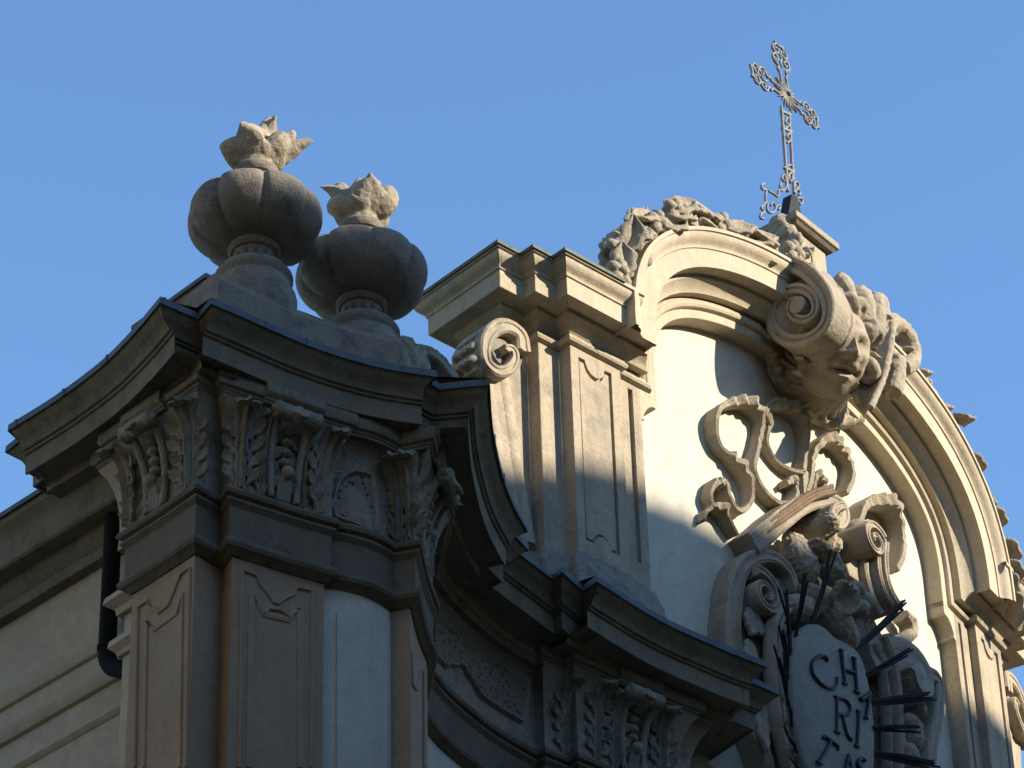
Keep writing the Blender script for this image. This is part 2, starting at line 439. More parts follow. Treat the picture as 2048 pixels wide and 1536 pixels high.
# tall plain panel of the white bay
mb = MB()
LW = (iW0, iK0 - 1)
pts = [(673, 1227), (690, 1226), (702, 1214), (735, 1206), (773, 1226), (771, 1420), (770, 1600), (720, 1600), (672, 1600), (672, 1420)]
top = []; bot = []
for x, y in pts:
    q = shit(x, y, 0, lim=LW)
    if q: top.append(q[0] + q[1] * .018); bot.append(q[0] - q[1] * .03)
mb.prism(top, bot)
mb.build('bay_panel', M_WHITE, church)
# pitted stucco fields
def field(px, lim, o, h, name, m):
    mb = MB(); top = []; bot = []
    for x, y in px:
        q = shit(x, y, o, lim=lim)
        if q: top.append(q[0] + q[1] * h); bot.append(q[0] - q[1] * .05)
    mb.prism(top, bot); return mb.build(name, m, church)
bayp = [(671, 1037), (666, 1015), (668, 995), (673, 975), (680, 962), (690, 952), (706, 945), (720, 947), (740, 953), (744, 975), (748, 1010), (752, 1066), (730, 1060), (700, 1046)]
field(bayp, (iW0, iK0), .03, .008, 'stucco_field', M_PIT)
mb = MB(); relief_line(mb, bayp + [bayp[0]], (iW0, iK0), .02, .035, .03); mb.build('field_frame', M_CAP, church)
low = [(869, 1312), (890, 1332), (897, 1327), (911, 1331), (915, 1325.6), (927, 1335), (932, 1349), (951, 1376), (956, 1389), (998.5, 1418), (1039.5, 1443)]
nip = low + [(1047, 1420), (1055, 1362), (1051, 1349), (1010, 1318), (972, 1286), (938, 1258), (906, 1230), (885, 1213), (866, 1192)]
LN = (iN0, iR0)
P_ = [shit(x, y, .03, lim=LN) for x, y in nip]
mb = MB()
ok = [q for q in P_ if q]
lowq = [shit(*q, .03, lim=LN) for q in cr(low, 4)]; topq = [shit(*q, .03, lim=LN) for q in cr(nip[len(low):], 5)[::-1]]
lowq = [q for q in lowq if q]; topq = [q for q in topq if q]
n = 40
def pick(l, k): return l[min(len(l) - 1, int(round(k * (len(l) - 1) / n)))]
mb.grid([[pick(lowq, k)[0] + pick(lowq, k)[1] * .008, pick(topq, k)[0] + pick(topq, k)[1] * .008, pick(topq, k)[0] - pick(topq, k)[1] * .05, pick(lowq, k)[0] - pick(lowq, k)[1] * .05] for k in range(n + 1)], closed_u=True, caps=True)
mb.build('stucco_field', M_PIT, church)
mb = MB(); relief_line(mb, low, LN, .02, .035, .03); relief_line(mb, nip[len(low) - 1:], LN, .02, .035, .03)
mb.build('field_frame', M_CAP, church)

# ------------------------------------------------------------------ upper order
ZP = 16.82
SV, OV = -3.72, -.28
SM, OM = -3.46, -.14
SL_, SR_ = -3.235, -2.67
SJ, OJ = -2.36, -.08
OW = -.24
def F2(s, o): return fac(s, 0, o)[:2]
def pierpath(sg):
    q = [(SV + .6, -.64), (SV, -.64), (SV, OV), (SM, OV), (SM, OM), (SL_, OM), (SL_, -.035), (SR_, -.035), (SR_, OJ - .035), (SJ, OJ - .035), (SJ, -.6)]
    if sg > 0: q = [(-s, o) for s, o in q][::-1]
    return [F2(s, o) for s, o in q]
def capring(path_so, rprof, mbx, sg):
    pass
PA = [(-.1, .11), (.02, .11), (.03, .13), (.06, .165), (.10, .195), (.115, .205), (.115, .24), (.225, .25), (.235, .235), (.26, .237), (.262, .41), (.276, .414), (.277, .434), (.287, .45), (.31, .467), (.335, .49), (.347, .52), (.348, .535), (.366, .54), (.366, .575), (-.1, .60)]
PF = [(-.1, .603), (.367, .578), (.369, .558), (.384, .555), (.386, .584), (-.1, .616)]
PB = [(-.1, -.005), (.015, 0), (.04, .012), (.052, .035), (.042, .06), (.028, .07), (.034, .085), (.018, .10), (-.1, .105)]
half = [(2.25, ZP), (2.25, 17.02), (2.25, 17.2), (2.21, 17.45), (2.1, 17.67), (1.9, 17.86), (1.62, 18.01), (1.25, 18.13), (.85, 18.205), (.42, 18.24), (0, 18.25)]
hc = cr(half[1:], 4)
archL = [(-a, b) for a, b in hc]
ARCH = archL + [(a, b) for a, b in hc[::-1][1:]]
def offpath(path):
    P = [np.array(p, float) for p in path]; N = len(P); M = []
    nr = []
    for i in range(N - 1):
        d = P[i + 1] - P[i]; d = d / np.linalg.norm(d); nr.append(np.array([-d[1], d[0]]))
    for i in range(N):
        if i == 0: M.append(nr[0])
        elif i == N - 1: M.append(nr[-1])
        else:
            m = nr[i - 1] + nr[i]; M.append(m * (2 / (m @ m)))
    return P, M
def archsweep(mb, path, pr, ob, ends=False, back=None):
    P, M = offpath(path); rows = []
    for i in range(len(P)):
        row = []
        for (o, r) in pr:
            if back is not None and o <= -.09: o = back
            s = P[i][0] + M[i][0] * r; z = P[i][1] + M[i][1] * r
            if ends and i == 0: s = P[i][0] - max(o, -.1)
            if ends and i == len(P) - 1: s = P[i][0] + max(o, -.1)
            row.append(fac(s, z, o + ob))
        rows.append(row)
    mb.grid(rows, closed_u=True, caps=True)
def archpt(t, r=0.0):
    "point on the arch, t in 0..1 from left springing to right, offset r outward -> s, z, (dir)"
    P, M = offpath(ARCH); x = t * (len(P) - 1); i = min(int(x), len(P) - 2); f = x - i
    p = P[i] * (1 - f) + P[i + 1] * f; m = M[i] * (1 - f) + M[i + 1] * f
    return p[0] + m[0] * r, p[1] + m[1] * r, m
fullA = [(SL_, ZP), (-2.7, ZP), (-2.25, ZP)] + ARCH + [(2.25, ZP), (2.7, ZP), (-SL_, ZP)]
mb = MB(); archsweep(mb, fullA, PA, 0, ends=True, back=-.4); mb.build('arch_cornice', M_ARCH, church, bevel=.005, disp=.004, dsize=.1)
mb = MB(); archsweep(mb, [(-2.52, ZP), (-2.25, ZP)] + ARCH + [(2.25, ZP), (2.52, ZP)], PB, OJ, back=-.3); mb.build('arch_bead', M_ARCH, church)
bpath = [(-2.25, 16.78)] + ARCH + [(2.25, 16.78)]
mb = MB(); archsweep(mb, bpath, [(-.34, -.085), (0, -.085), (0, .06), (-.34, .06)], OJ + .003); mb.build('arch_band', M_ARCH, church, bevel=.006)
for sg in (-1, 1):
    q = [(SV + .6, -.64), (SV, -.64), (SV, OV), (SM, OV), (SM, OM), (SL_, OM), (SL_, 0)]
    q2 = q + [(SR_, 0), (SR_, OJ), (-2.5, OJ)]
    if sg > 0: q = [(-s, o) for s, o in q][::-1]; q2 = [(-s, o) for s, o in q2][::-1]
    W = [F2(s, o) for s, o in q]; W2 = [F2(s, o) for s, o in q2]
    # right end of the left block is mitred where the frontal sweep takes over
    ext = F2(SL_ + .3 if sg < 0 else -SL_ - .3, 0)
    Wx = W + [ext] if sg < 0 else [ext] + W
    mb = MB()
    pr = [(o, ZP + r) for o, r in PA]
    sweep(mb, Wx, pr, 0 if sg < 0 else 1, len(W) - 1 if sg < 0 else len(Wx) - 1)
    mb.build('block_cornice', M_BLK, church, bevel=.006, disp=.006, dsize=.1)
    mb = MB(); sweep(mb, Wx, [(o, ZP + r) for o, r in PF]); mb.build('block_flashing', M_COPPER, church)
    mb = MB(); sweep(mb, W2, [(o, ZP + r) for o, r in PB]); mb.build('architrave_bead', M_UP, church, bevel=.004)
    pp = pierpath(sg)
    mb = MB(); sweep(mb, pp, [(-.25, ZP + .3), (0, ZP + .3), (0, 14.2), (-.25, 14.2)]); mb.build('upper_pier', M_UP, church, bevel=.008, disp=.006, dsize=.15)
    # frames that leave the sunk panels
    def piece(poly, o0, o1, name=None, m=M_UP):
        mbx.prism([fac(sg * -s if sg > 0 else s, z, o1) for s, z in poly], [fac(sg * -s if sg > 0 else s, z, o0) for s, z in poly])
    mbx = MB()
    sl, sr = -3.15, -2.775
    notch = [(sl, 16.735), (-3.075, 16.735), (-3.068, 16.70), (-3.045, 16.655), (-3.005, 16.62), (-2.96, 16.608), (-2.915, 16.62), (-2.875, 16.655), (-2.857, 16.70), (-2.85, 16.735), (sr, 16.735)]
    bump = [(sl, 14.96), (-3.06, 14.96), (-3.05, 14.99), (-3.01, 15.04), (-2.96, 15.06), (-2.91, 15.04), (-2.875, 14.99), (-2.865, 14.96), (sr, 14.96)]
    piece([(SL_, 14.25), (sl, 14.25), (sl, ZP), (SL_, ZP)], -.06, 0)
    piece([(sr, 14.25), (SR_, 14.25), (SR_, ZP), (sr, ZP)], -.06, 0)
    piece(notch + [(sr, ZP), (sl, ZP)], -.06, 0)
    piece(bump + [(sr, 14.25), (sl, 14.25)], -.06, 0)
    piece([(SR_, 14.25), (-2.515, 14.25), (-2.515, ZP), (SR_, ZP)], -.2, OJ)
    piece([(-2.455, 14.25), (SJ, 14.25), (SJ, ZP), (-2.455, ZP)], -.2, OJ)
    piece([(-2.515, 16.76), (-2.455, 16.76), (-2.455, ZP), (-2.515, ZP)], -.2, OJ)
    piece([(-2.515, 14.25), (-2.455, 14.25), (-2.455, 15.06), (-2.515, 15.06)], -.2, OJ)
    mbx.build('pilaster', M_UP, church, bevel=.004)
    mbx = MB()
    g_ = .022
    inn = [(sl + g_, 14.96 + g_ + .01)] + [(s, z + g_ + .004) for s, z in bump[1:-1]] + [(sr - g_, 14.96 + g_ + .01), (sr - g_, 16.735 - g_)] + [(s, z - g_ - .004) for s, z in notch[-2:0:-1]] + [(sl + g_, 16.735 - g_)]
    piece(inn, -.06, -.012)
    mbx.build('pilaster_panel', M_UP, church, bevel=.006)
    mbx = MB()
    piece([(SJ - .02, 16.85), (-2.165, 16.85), (-2.165, 16.71), (-2.185, 16.69), (-2.20, 16.70), (-2.24, 16.69), (-2.285, 16.65), (-2.315, 16.60), (-2.335, 16.56), (-2.32, 16.54), (-2.325, 16.52), (SJ - .02, 16.50)], -.35, OJ + .001)
    mbx.build('jamb_console', M_ARCH, church, bevel=.005)
    mb = MB()
    sb = [(SV - .05, -.8), (SV - .05, OV), (SM, OV), (SM, OM), (SL_, OM), (SL_, 0), (SR_, 0), (-2.3, OJ)]
    if sg > 0: sb = [(-s, o) for s, o in sb][::-1]
    sweep(mb, [F2(s, o) for s, o in sb], [(-.15, 14.84), (.015, 14.83), (.03, 14.78), (.06, 14.70), (.09, 14.60), (.12, 14.5), (.16, 14.35), (.2, 14.1), (-.15, 14.1)])
    mb.build('rubble_footing', M_RUB, church, sculpt=.03, disp=.05, dsize=.09)
# white wall of the pediment
mb = MB(); rows = []
def ztop(s):
    best = 17.0
    P, M = offpath(ARCH)
    for p, m in zip(P, M):
        if abs(p[0] - s) < .12: best = max(best, p[1])
    return best + .2
for i in range(41):
    s = -2.42 + 4.84 * i / 40
    zt = ztop(s)
    rows.append([fac(s, 13.6 + (zt - 13.6) * k / 10, OW) for k in range(11)] + [fac(s, zt, -.62), fac(s, 13.6, -.62)])
mb.grid(rows, closed_u=True, caps=True)
mb.build('pediment_wall', M_WHITE, church)
# lower wall under the broken cornice, behind the cartouche
mb = MB(); rows = []
for i in range(31):
    s = -2.6 + 6.5 * i / 30
    rows.append([fac(s, 13.7, OW - .02), fac(s, 9, OW - .02), fac(s, GROUND, OW - .02), fac(s, GROUND, -.8), fac(s, 13.7, -.8)])
mb.grid(rows, closed_u=True, caps=True); mb.build('centre_wall', M_WHITE, church)

# ------------------------------------------------------------------ plinth and parapet on the corner pier
def rel(path, a, b): return path[a:b]
frontCP = CP[3 + len(cA):3 + len(cA) + 1 + len(cB)]     # notch, then the front curve
fr = inset(frontCP, .24)
mb = MB()
fr2 = inset(cB, .09)
P0_ = np.array(fr2[0]); P1_ = np.array(fr2[-1]);
sweep(mb, fr2[3:-3], [(-.55, 13.95), (0, 13.95), (0, 14.265), (-.012, 14.28), (-.02, 14.29), (-.05, 14.305), (-.055, 14.33), (-.07, 14.36), (-.55, 14.37)])
mb.build('urn_plinth', M_URN, church, bevel=.008, disp=.012, dsize=.12)
def pat(x, y, z): return tuple(atz(x, y, z)[:2])
c1 = pat(412, 549, 14.42); c0 = pat(345, 597, 14.42); c2 = pat(475, 579, 14.42)
dd = np.array(c0) - np.array(c1); c0 = tuple(np.array(c1) + dd * 2.2)
mb = MB(); sweep(mb, [c0, c1, c2], [(-.3, 13.95), (-.03, 13.95), (-.03, 14.33), (-.01, 14.35), (0, 14.40), (-.3, 14.40)])
mb.build('parapet', M_LOW, church, bevel=.006)
mb = MB(); sweep(mb, [c0, c1, c2], [(-.3, 14.403), (.004, 14.403), (.006, 14.385), (.016, 14.385), (.016, 14.42), (-.3, 14.43)])
mb.build('parapet_flashing', M_LEAD, church)

# ------------------------------------------------------------------ nave wall running back on the left
nave = empty('church_nave', (-6, 23.5, GROUND), 'long cream side wall with dark stone eaves running back from the corner pier', 'building')
ndir = np.array([sin(radians(-46.5)), cos(radians(-46.5))])
base = np.array([-2.75, 20.35])
NP = [tuple(base + ndir * 14), tuple(base + ndir * 6), tuple(base - ndir * 1.2)]
def nz(x, y, o=0.0):
    nrm = np.array([ndir[1], -ndir[0]]) * -1
    d = ray(x, y); b = base + nrm * o
    t = (b @ nrm) / (d[:2] @ nrm); return float(d[2] * t)
NZ = {k: nz(100, y, o) for k, (y, o) in {'flash': (960, .42), 'corona': (985, .38), 'fas': (1040, .34), 'dark': (1117, .1), 'ochre': (1150, .03), 'm1t': (1330, 0), 'm1b': (1345, 0), 'm1c': (1368, 0), 'm2t': (1410, 0), 'm2b': (1440, 0), 'm3t': (1490, 0), 'm3b': (1502, 0)}.items()}
print('NZ', {k: round(v, 2) for k, v in NZ.items()})
zt = NZ['flash']
mb = MB(); sweep(mb, NP, [(-.4, zt), (0, zt), (0, GROUND), (-.4, GROUND)]); mb.build('wall', M_NAVE, nave)
mb = MB(); sweep(mb, NP, [(-.2, zt - .02), (.40, zt - .03), (.385, zt - .09), (.33, zt - .14), (.31, zt - .2), (.30, zt - .36), (.28, zt - .38), (.16, zt - .38), (.14, zt - .45), (.09, zt - .5), (.08, zt - .58), (-.2, zt - .6)])
mb.build('eaves', M_LOW, nave, bevel=.006)
mb = MB(); sweep(mb, NP, [(-.2, zt + .05), (.42, zt - .01), (.42, zt - .05), (.41, zt - .05), (.405, zt - .025), (-.2, zt - .015)]); mb.build('eaves_flashing', M_LEAD, nave)
mb = MB()
def nstrip(z1, z2, h): sweep(mb, NP, [(-.1, z1), (h * .4, z1), (h, z1 - .012), (h, (z1 + z2) / 2), (h * .5, z2 + .01), (.005, z2), (-.1, z2)])
nstrip(NZ['dark'] - .02, NZ['ochre'] - .02, .07)
nstrip(NZ['m1t'], NZ['m1c'], .05)
nstrip(NZ['m2t'], NZ['m2b'], .06)
nstrip(NZ['m3t'] + .0, NZ['m3b'] - .02, .035)
mb.build('string_course', M_NAVE, nave, bevel=.004)
# small return mouldings of the white strip beside the pier
mb = MB()
SPl = SP[0:3]
for za, zb, h in ((1.52, 1.66, .10), (1.86, 1.98, .07)):
    sweep(mb, SPl, prof((-.05, za), (h, za), (h * 1.1, za + .05), (h * .5, za + .09), (h * .4, zb), (-.05, zb)))
mb.build('return_moulding', M_NAVE, church)
# downpipe
def pipe_at(x, y, o=.16): 
    nrm = np.array([ndir[1], -ndir[0]]) * -1; b = base + nrm * o; d = ray(x, y); t = (b @ nrm) / (d[:2] @ nrm); return Vector(d * t)
dp = empty('downpipe', pipe_at(214, 1300), 'dark round rainwater pipe with an elbow under the eaves beside the corner pier', 'drainpipe')
a = pipe_at(216, 1000); b = pipe_at(214, 1300)
mb = MB(); mb.tube([(b.x, b.y, z) for z in np.linspace(a.z, b.z, 8)], .062, n=16); mb.build('pipe', M_PIPE, dp)
e_ = Vector((-ndir[0], -ndir[1], 0))
pts = [b + Vector((0, 0, .0))] + [b + e_ * (.16 * (1 - cos(t))) + Vector((0, 0, -.2 * sin(t))) for t in np.linspace(.1, 1.2, 8)]
last = pts[-1]; dl = (pts[-1] - pts[-2]).normalized()
pts += [last + dl * .1, last + dl * .22, last + dl * .6]
mb = MB(); mb.tube(pts, .064, n=16); mb.build('elbow', M_PIPE, dp)
mb = MB(); mb.tube([(b.x, b.y, b.z + .0), (b.x, b.y, b.z + .03)], .07, n=16); mb.build('joint_ring', M_PIPE, dp)

# ------------------------------------------------------------------ house across the street: its hipped roof throws the shade on the church
hs = fac(9, 0, 15)
house = empty('opposite_house', (hs[0], hs[1], GROUND), 'tall ochre house with a hipped tiled roof across the street from the church', 'house')
HD = 15.0; dz_ = tan(SUN_EL) / cos(radians(128.4) - SUN_AZ) * HD; ds_ = tan(radians(128.4) - SUN_AZ) * HD
def fl(s, z, o):       # straight facade-parallel frame
    c = (_L + _R) / 2; p = c + DC * s + NC * o; return (float(p[0]), float(p[1]), float(z))
def roofed(root, p0, p1, rz, half, drop, over=.6, mt=M_TILE, mw=M_HOUSE, hip=2.5, floors=4):
    "house with a ridge from p0 to p1 (plan points) at height rz"
    p0 = np.array(p0); p1 = np.array(p1); d = (p1 - p0) / np.linalg.norm(p1 - p0); n = np.array([d[1], -d[0]])
    ez = rz - drop
    E = [p0 - d * hip - n * half, p1 + d * hip - n * half, p1 + d * hip + n * half, p0 - d * hip + n * half]
    mb = MB(); mb.add([(*p0, rz), (*p1, rz)] + [(*e, ez) for e in E] + [(*e, ez - .2) for e in E], [(0, 1, 3, 2), (1, 4, 3), (0, 5, 4, 1), (0, 2, 5), (2, 3, 7, 6), (3, 4, 8, 7), (4, 5, 9, 8), (5, 2, 6, 9), (6, 7, 8, 9)])
    mb.build('roof', mt, root)
    W_ = [p0 - d * (hip - over) - n * (half - over), p1 + d * (hip - over) - n * (half - over), p1 + d * (hip - over) + n * (half - over), p0 - d * (hip - over) + n * (half - over)]
    mb = MB(); mb.prism([(*w, ez - .1) for w in W_], [(*w, GROUND) for w in W_]); mb.build('wall', mw, root)
    L = np.linalg.norm(p1 - p0) + 2 * (hip - over)
    for sd_ in (-1, 1):
        for fz in range(floors):
            for k in range(int(L // 3.2)):
                z = GROUND + 1.2 + fz * 3.5
                if z + 2 > ez - .4: continue
                c = p0 - d * (hip - over) + d * (1.6 + 3.2 * k) + n * sd_ * (half - over)
                def q(a, z_, o): return (*(c + d * a + n * sd_ * o), z_)
                mb = MB(); mb.prism([q(a, z + b, .03) for a, b in ((-.5, 0), (.5, 0), (.5, 1.8), (-.5, 1.8))], [q(a, z + b, -.1) for a, b in ((-.5, 0), (.5, 0), (.5, 1.8), (-.5, 1.8))]); mb.build('window', M_GLASS, root)
                for s0 in (-1.02, .52):
                    mb = MB(); mb.prism([q(s0 + a, z + b, .06) for a, b in ((0, 0), (.5, 0), (.5, 1.8), (0, 1.8))], [q(s0 + a, z + b, .004) for a, b in ((0, 0), (.5, 0), (.5, 1.8), (0, 1.8))]); mb.build('shutter', M_SHUT, root)
K1s, K1z = -2.0, 15.97
kz = tan(SUN_EL) / cos(radians(128.4) - SUN_AZ); ks_ = tan(radians(128.4) - SUN_AZ)
RZ = K1z + kz * HD
def caster(sf, zf): D = (RZ - zf) / kz; return fl(sf + ks_ * D, 0, D)[:2]
print('ridge z', RZ)
roofed(house, caster(-2.1, K1z), fl(-2 + ks_ * HD + 14, 0, HD)[:2], RZ, 5.0, 3.0, hip=.7)
h2c = caster(-6, 15)
house2 = empty('side_house', (h2c[0], h2c[1], GROUND), 'ochre house with a long tiled roof at the bend of the street', 'house')
roofed(house2, caster(-12, 14.1), caster(-1.6, 16.02), RZ, 4.6, 2.9, hip=.7)
blocker3 = empty('rear_sky_blocker', (0, -9, GROUND), 'pale tall house shape with a tiled roof, added unseen behind the camera to block sky light', 'house')
roofed(blocker3, (-9, -9), (10, -9), 26, 5, 2.5, mw=M_NAVE, hip=2, floors=8)  # added behind the camera, out of view, to hold back sky light
blocker4 = empty('left_sky_blocker', (-13, 8, GROUND), 'grey tall house shape with a tiled roof, added unseen on the left to cut sky light', 'house')
roofed(blocker4, (-13, 0), (-13.5, 14), 28, 4.5, 2.5, mw=M_LOW, hip=2, floors=7)  # unseen block, invented to keep sky light off the left-facing stone
blocker5 = empty('right_sky_blocker', (11, 4, GROUND), 'brown house shape with a tiled roof, added unseen on the right to shade the pier from the sky', 'house')
roofed(blocker5, (10.5, 1), (12.5, 9.5), 17.5, 4, 2.2, mw=M_SHAFT, hip=1.5, floors=4)  # made-up building out of frame, limits the sky reaching the pier's front
# ------------------------------------------------------------------ carved ornament helpers
RND = random.Random(7)
def V3(p): return Vector(p)
def leaf(mb, C, X, N, L, Wd, curl=.3, thick=.02, lobes=5, rib=.25, n=12, sway=0):
    "thick lobed leaf growing from C along X, front side N"
    C = V3(C); X = V3(X).normalized(); N = V3(N); N = (N - X * N.dot(X)).normalized(); S = X.cross(N)
    rows = []; cols = [-1, -.66, -.33, 0, .33, .66, 1]
    for i in range(n + 1):
        t = i / n
        w = Wd * (.35 + .65 * sin(pi * min(1, t * 1.0) ** .75)) * (1 - t ** 5) * (1 + (.16 if lobes > 1 else 0) * sin(2 * pi * lobes * t)) + .004
        a = curl * t * t
        c = C + X * (L * (t - .35 * abs(curl) * t ** 3)) + N * (L * a) + S * (sway * L * sin(pi * t))
        up = [c + S * (w * k) + N * (thick * (1 - .55 * k * k) + rib * Wd * (.5 * (abs(k) ** 1.5) - .15 * cos(6 * k))) for k in cols]
        dn = [c + S * (w * k * .95) - N * thick + N * (rib * Wd * .4 * abs(k) ** 1.5) for k in cols[::-1]]
        rows.append(up + dn)
    mb.grid(rows, closed_u=True, caps=True)
def strap(mb, pts, hw, o0, o1, taper=None, n=5, smooth=True):
    "band following (s,z) points on the facade, half width hw in the wall plane, from depth o0 out to o1"
    P = cr(pts, n) if smooth else [np.array(p) for p in pts]
    N = len(P); rows = []
    for i in range(N):
        a = P[max(0, i - 1)]; c = P[min(N - 1, i + 1)]; d = (c - a) / (np.linalg.norm(c - a) + 1e-9); nn = np.array([-d[1], d[0]])
        w = hw * (1 if taper is None else taper[0] + (taper[1] - taper[0]) * i / (N - 1))
        O1 = o1 if not hasattr(o1, '__len__') else o1[0] + (o1[1] - o1[0]) * i / (N - 1)
        q = lambda k, o: fac(P[i][0] + nn[0] * w * k, P[i][1] + nn[1] * w * k, o)
        rows.append([q(-1, o0), q(-1, O1 - .02), q(-.75, O1), q(-.35, O1 - .004), q(-.25, O1 - .014), q(.25, O1 - .014), q(.35, O1 - .004), q(.75, O1), q(1, O1 - .02), q(1, o0)])
    mb.grid(rows, closed_u=True, caps=True)
def spiral(c, r0, r1, turns, a0, sgn=1, n=28):
    out = []
    for i in range(n + 1):
        t = i / n; a = a0 + sgn * 2 * pi * turns * t; r = r0 + (r1 - r0) * t ** .8
        out.append((c[0] + r * cos(a), c[1] + r * sin(a)))
    return out
def fpx(l, o): return [fp(x, y, o) for x, y in l]
def c3(l): return [(1380 + x / 3.071, 760 + y / 3.071) for x, y in l]
def c4(l): return [(1400 + x / 3.16, 1050 + y / 3.16) for x, y in l]
def facball(mb, s, z, o, rs, rz, ro, tilt=0):
    n, t = facn(s)
    A = Vector((t[0], t[1], 0)); B = Vector((0, 0, 1)); Cc = Vector((n[0], n[1], 0))
    if tilt: A, B = A * cos(tilt) + B * sin(tilt), B * cos(tilt) - A * sin(tilt)
    M = Matrix((A, B, Cc)).transposed()
    mb.ball(fac(s, z, o), (rs, rz, ro), M)
def fdir(s, ds, dz, do):
    n, t = facn(s); return Vector((t[0] * ds + n[0] * do, t[1] * ds + n[1] * do, dz))

# ------------------------------------------------------------------ urns
def lobed(a, r, z):
    q = (a / (2 * pi) * 8 + .22) % 1.0
    g = math.exp(-((q - .5) / .07) ** 2) + .45 * math.exp(-((q - .5) / .22) ** 2)
    return 1 + (.02 - .07 * g) * min(1, max(0, (r - .17) / .1))
def make_urn(name, loc, label, flames, tongues):
    u = empty(name, loc, label, 'urn', 'stone urns on the corner pier')
    c = loc
    mb = MB(); mb.lathe([(.02, -.02), (.25, -.02), (.275, .02), (.275, .05), (.24, .10), (.19, .135), (.155, .15)], c, 40); mb.build('base_ring', M_URN, u, disp=.012, dsize=.08)
    mb = MB(); mb.lathe([(.13, .13), (.142, .15), (.135, .2), (.142, .25), (.15, .265)], c, 32); mb.build('stem', M_URN, u)
    for k in range(12):
        a = 2 * pi * (k + .3) / 12; mb = MB(); R_ = .138
        M = Matrix(((-sin(a), cos(a), 0), (0, 0, 1), (cos(a), sin(a), 0))).transposed()
        mb.ball((c[0] + R_ * cos(a), c[1] + R_ * sin(a), c[2] + .2), (.02, .038, .012), M, 10, 6); mb.build('slot', M_NECK, u)
    mb = MB(); mb.lathe([(.12, .255), (.165, .26), (.185, .28), (.185, .30), (.17, .325), (.12, .33)], c, 36); mb.build('lower_collar', M_URN, u, disp=.006)
    prof_ = [(.12, .315), (.2, .318), (.29, .335), (.37, .375), (.43, .435), (.462, .51), (.468, .575), (.458, .635), (.43, .69), (.38, .722), (.30, .735), (.2, .738), (.15, .74), (.1, .74)]
    pr = cr(prof_, 3)
    mb = MB(); mb.lathe([tuple(p) for p in pr], c, 192, mod=lobed); mb.build('belly', M_URN, u, disp=.012, dsize=.12, smooth=50)
    mb = MB(); mb.lathe([(.1, .70), (.168, .735), (.168, .77), (.14, .81), (.128, .87), (.13, .91), (.14, .925), (.152, .93), (.165, .95), (.168, .985), (.15, 1.01), (.10, 1.02)], c, 36); mb.build('upper_collar', M_URN, u, disp=.012, dsize=.06)
    mb = MB()
    for path, rad in flames:
        P = cr([(x * .84, y * .84, z + .02) for x, y, z in path], 4); rad = [r * .9 for r in rad]; R_ = [float(x[0]) for x in cr([(r, 0) for r in rad], 4)]
        mb.tube([(c[0] + p[0], c[1] + p[1], c[2] + 1.035 + p[2] * .95) for p in P], [max(.006, r) for r in R_], n=10)
    for d_, L_, W_, cu in tongues:
        X = Vector(d_).normalized(); base_ = Vector((c[0] + X.x * .07, c[1] + X.y * .07, c[2] + 1.08))
        leaf(mb, base_, X, Vector((X.x, X.y - .3, -.35)), L_ * (.60 if X.z < .6 else .9), W_ * .95, cu, .05, 1, .15, 12, .08)
    mb.build('flame', M_CARV, u, sculpt=.0085, disp=.014, dsize=.06)
    return u
f1 = [([(0, 0, -.03), (0, 0, .12)], [.14, .15]),
      ([(-.04, 0, .07), (-.13, -.06, .12), (-.22, -.06, .15), (-.30, -.02, .17)], [.08, .10, .08, .03]),
      ([(0, -.04, .07), (-.05, -.10, .15), (-.05, -.09, .24), (.04, -.02, .29)], [.10, .11, .10, .05]),
      ([(.03, 0, .24), (.06, .04, .37), (.085, .05, .46), (.10, .05, .50)], [.085, .06, .042, .03]),
      ([(.08, -.03, .07), (.17, -.06, .14), (.2, -.03, .22), (.17, .04, .25)], [.08, .10, .085, .05]),
      ([(.15, .04, .20), (.22, .08, .29), (.28, .08, .34), (.30, .08, .38)], [.07, .055, .045, .03]),
      ([(0, .1, .05), (.04, .14, .2), (.06, .1, .3)], [.13, .12, .07])]
f2 = [([(0, 0, -.03), (0, 0, .12)], [.14, .15]),
      ([(-.05, 0, .06), (-.15, -.05, .11), (-.21, 0, .16), (-.16, .05, .2)], [.09, .10, .09, .05]),
      ([(-.1, 0, .2), (-.15, .03, .31), (-.19, .05, .38), (-.2, .05, .41)], [.08, .06, .055, .035]),
      ([(.0, -.04, .07), (.0, -.10, .15), (.02, -.10, .25), (-.02, -.02, .30)], [.10, .11, .09, .04]),
      ([(-.03, .0, .26), (-.035, .05, .38), (-.02, .05, .45)], [.09, .055, .03]),
      ([(.06, .0, .25), (.1, .02, .34), (.13, .0, .40)], [.09, .08, .04]),
      ([(.1, -.02, .07), (.2, -.04, .15), (.21, .0, .26), (.13, .03, .30)], [.09, .11, .09, .04]),
      ([(0, .1, .05), (.06, .13, .2), (.1, .1, .28)], [.13, .12, .07])]
u1 = atz(507, 570, 14.66); u2 = atz(723, 679, 14.66)
make_urn('urn', tuple(u1), 'fluted stone urn with carved flames, nearest the outer corner and standing higher in view', f1, [((-1, -.2, .38), .36, .10, -.2), ((-.35, -.7, .8), .34, .11, -.25), ((.12, .1, 1), .50, .075, .15), ((.9, -.3, .5), .32, .11, -.2), ((.72, .2, .9), .50, .075, .2), ((0, .8, .7), .36, .10, -.2), ((.2, -.8, .6), .28, .10, -.3)])
make_urn('urn', tuple(u2), 'fluted stone urn with carved flames, farther along the plinth next to the scroll stump', f2, [((-.9, .1, .5), .34, .11, -.2), ((-.5, .1, 1), .48, .08, .15), ((-.05, .1, 1), .50, .08, -.1), ((.25, -.7, .85), .38, .12, -.25), ((.9, -.1, .55), .33, .12, -.3), ((-.3, -.8, .6), .30, .10, -.3), ((.2, .8, .6), .34, .10, -.2)])
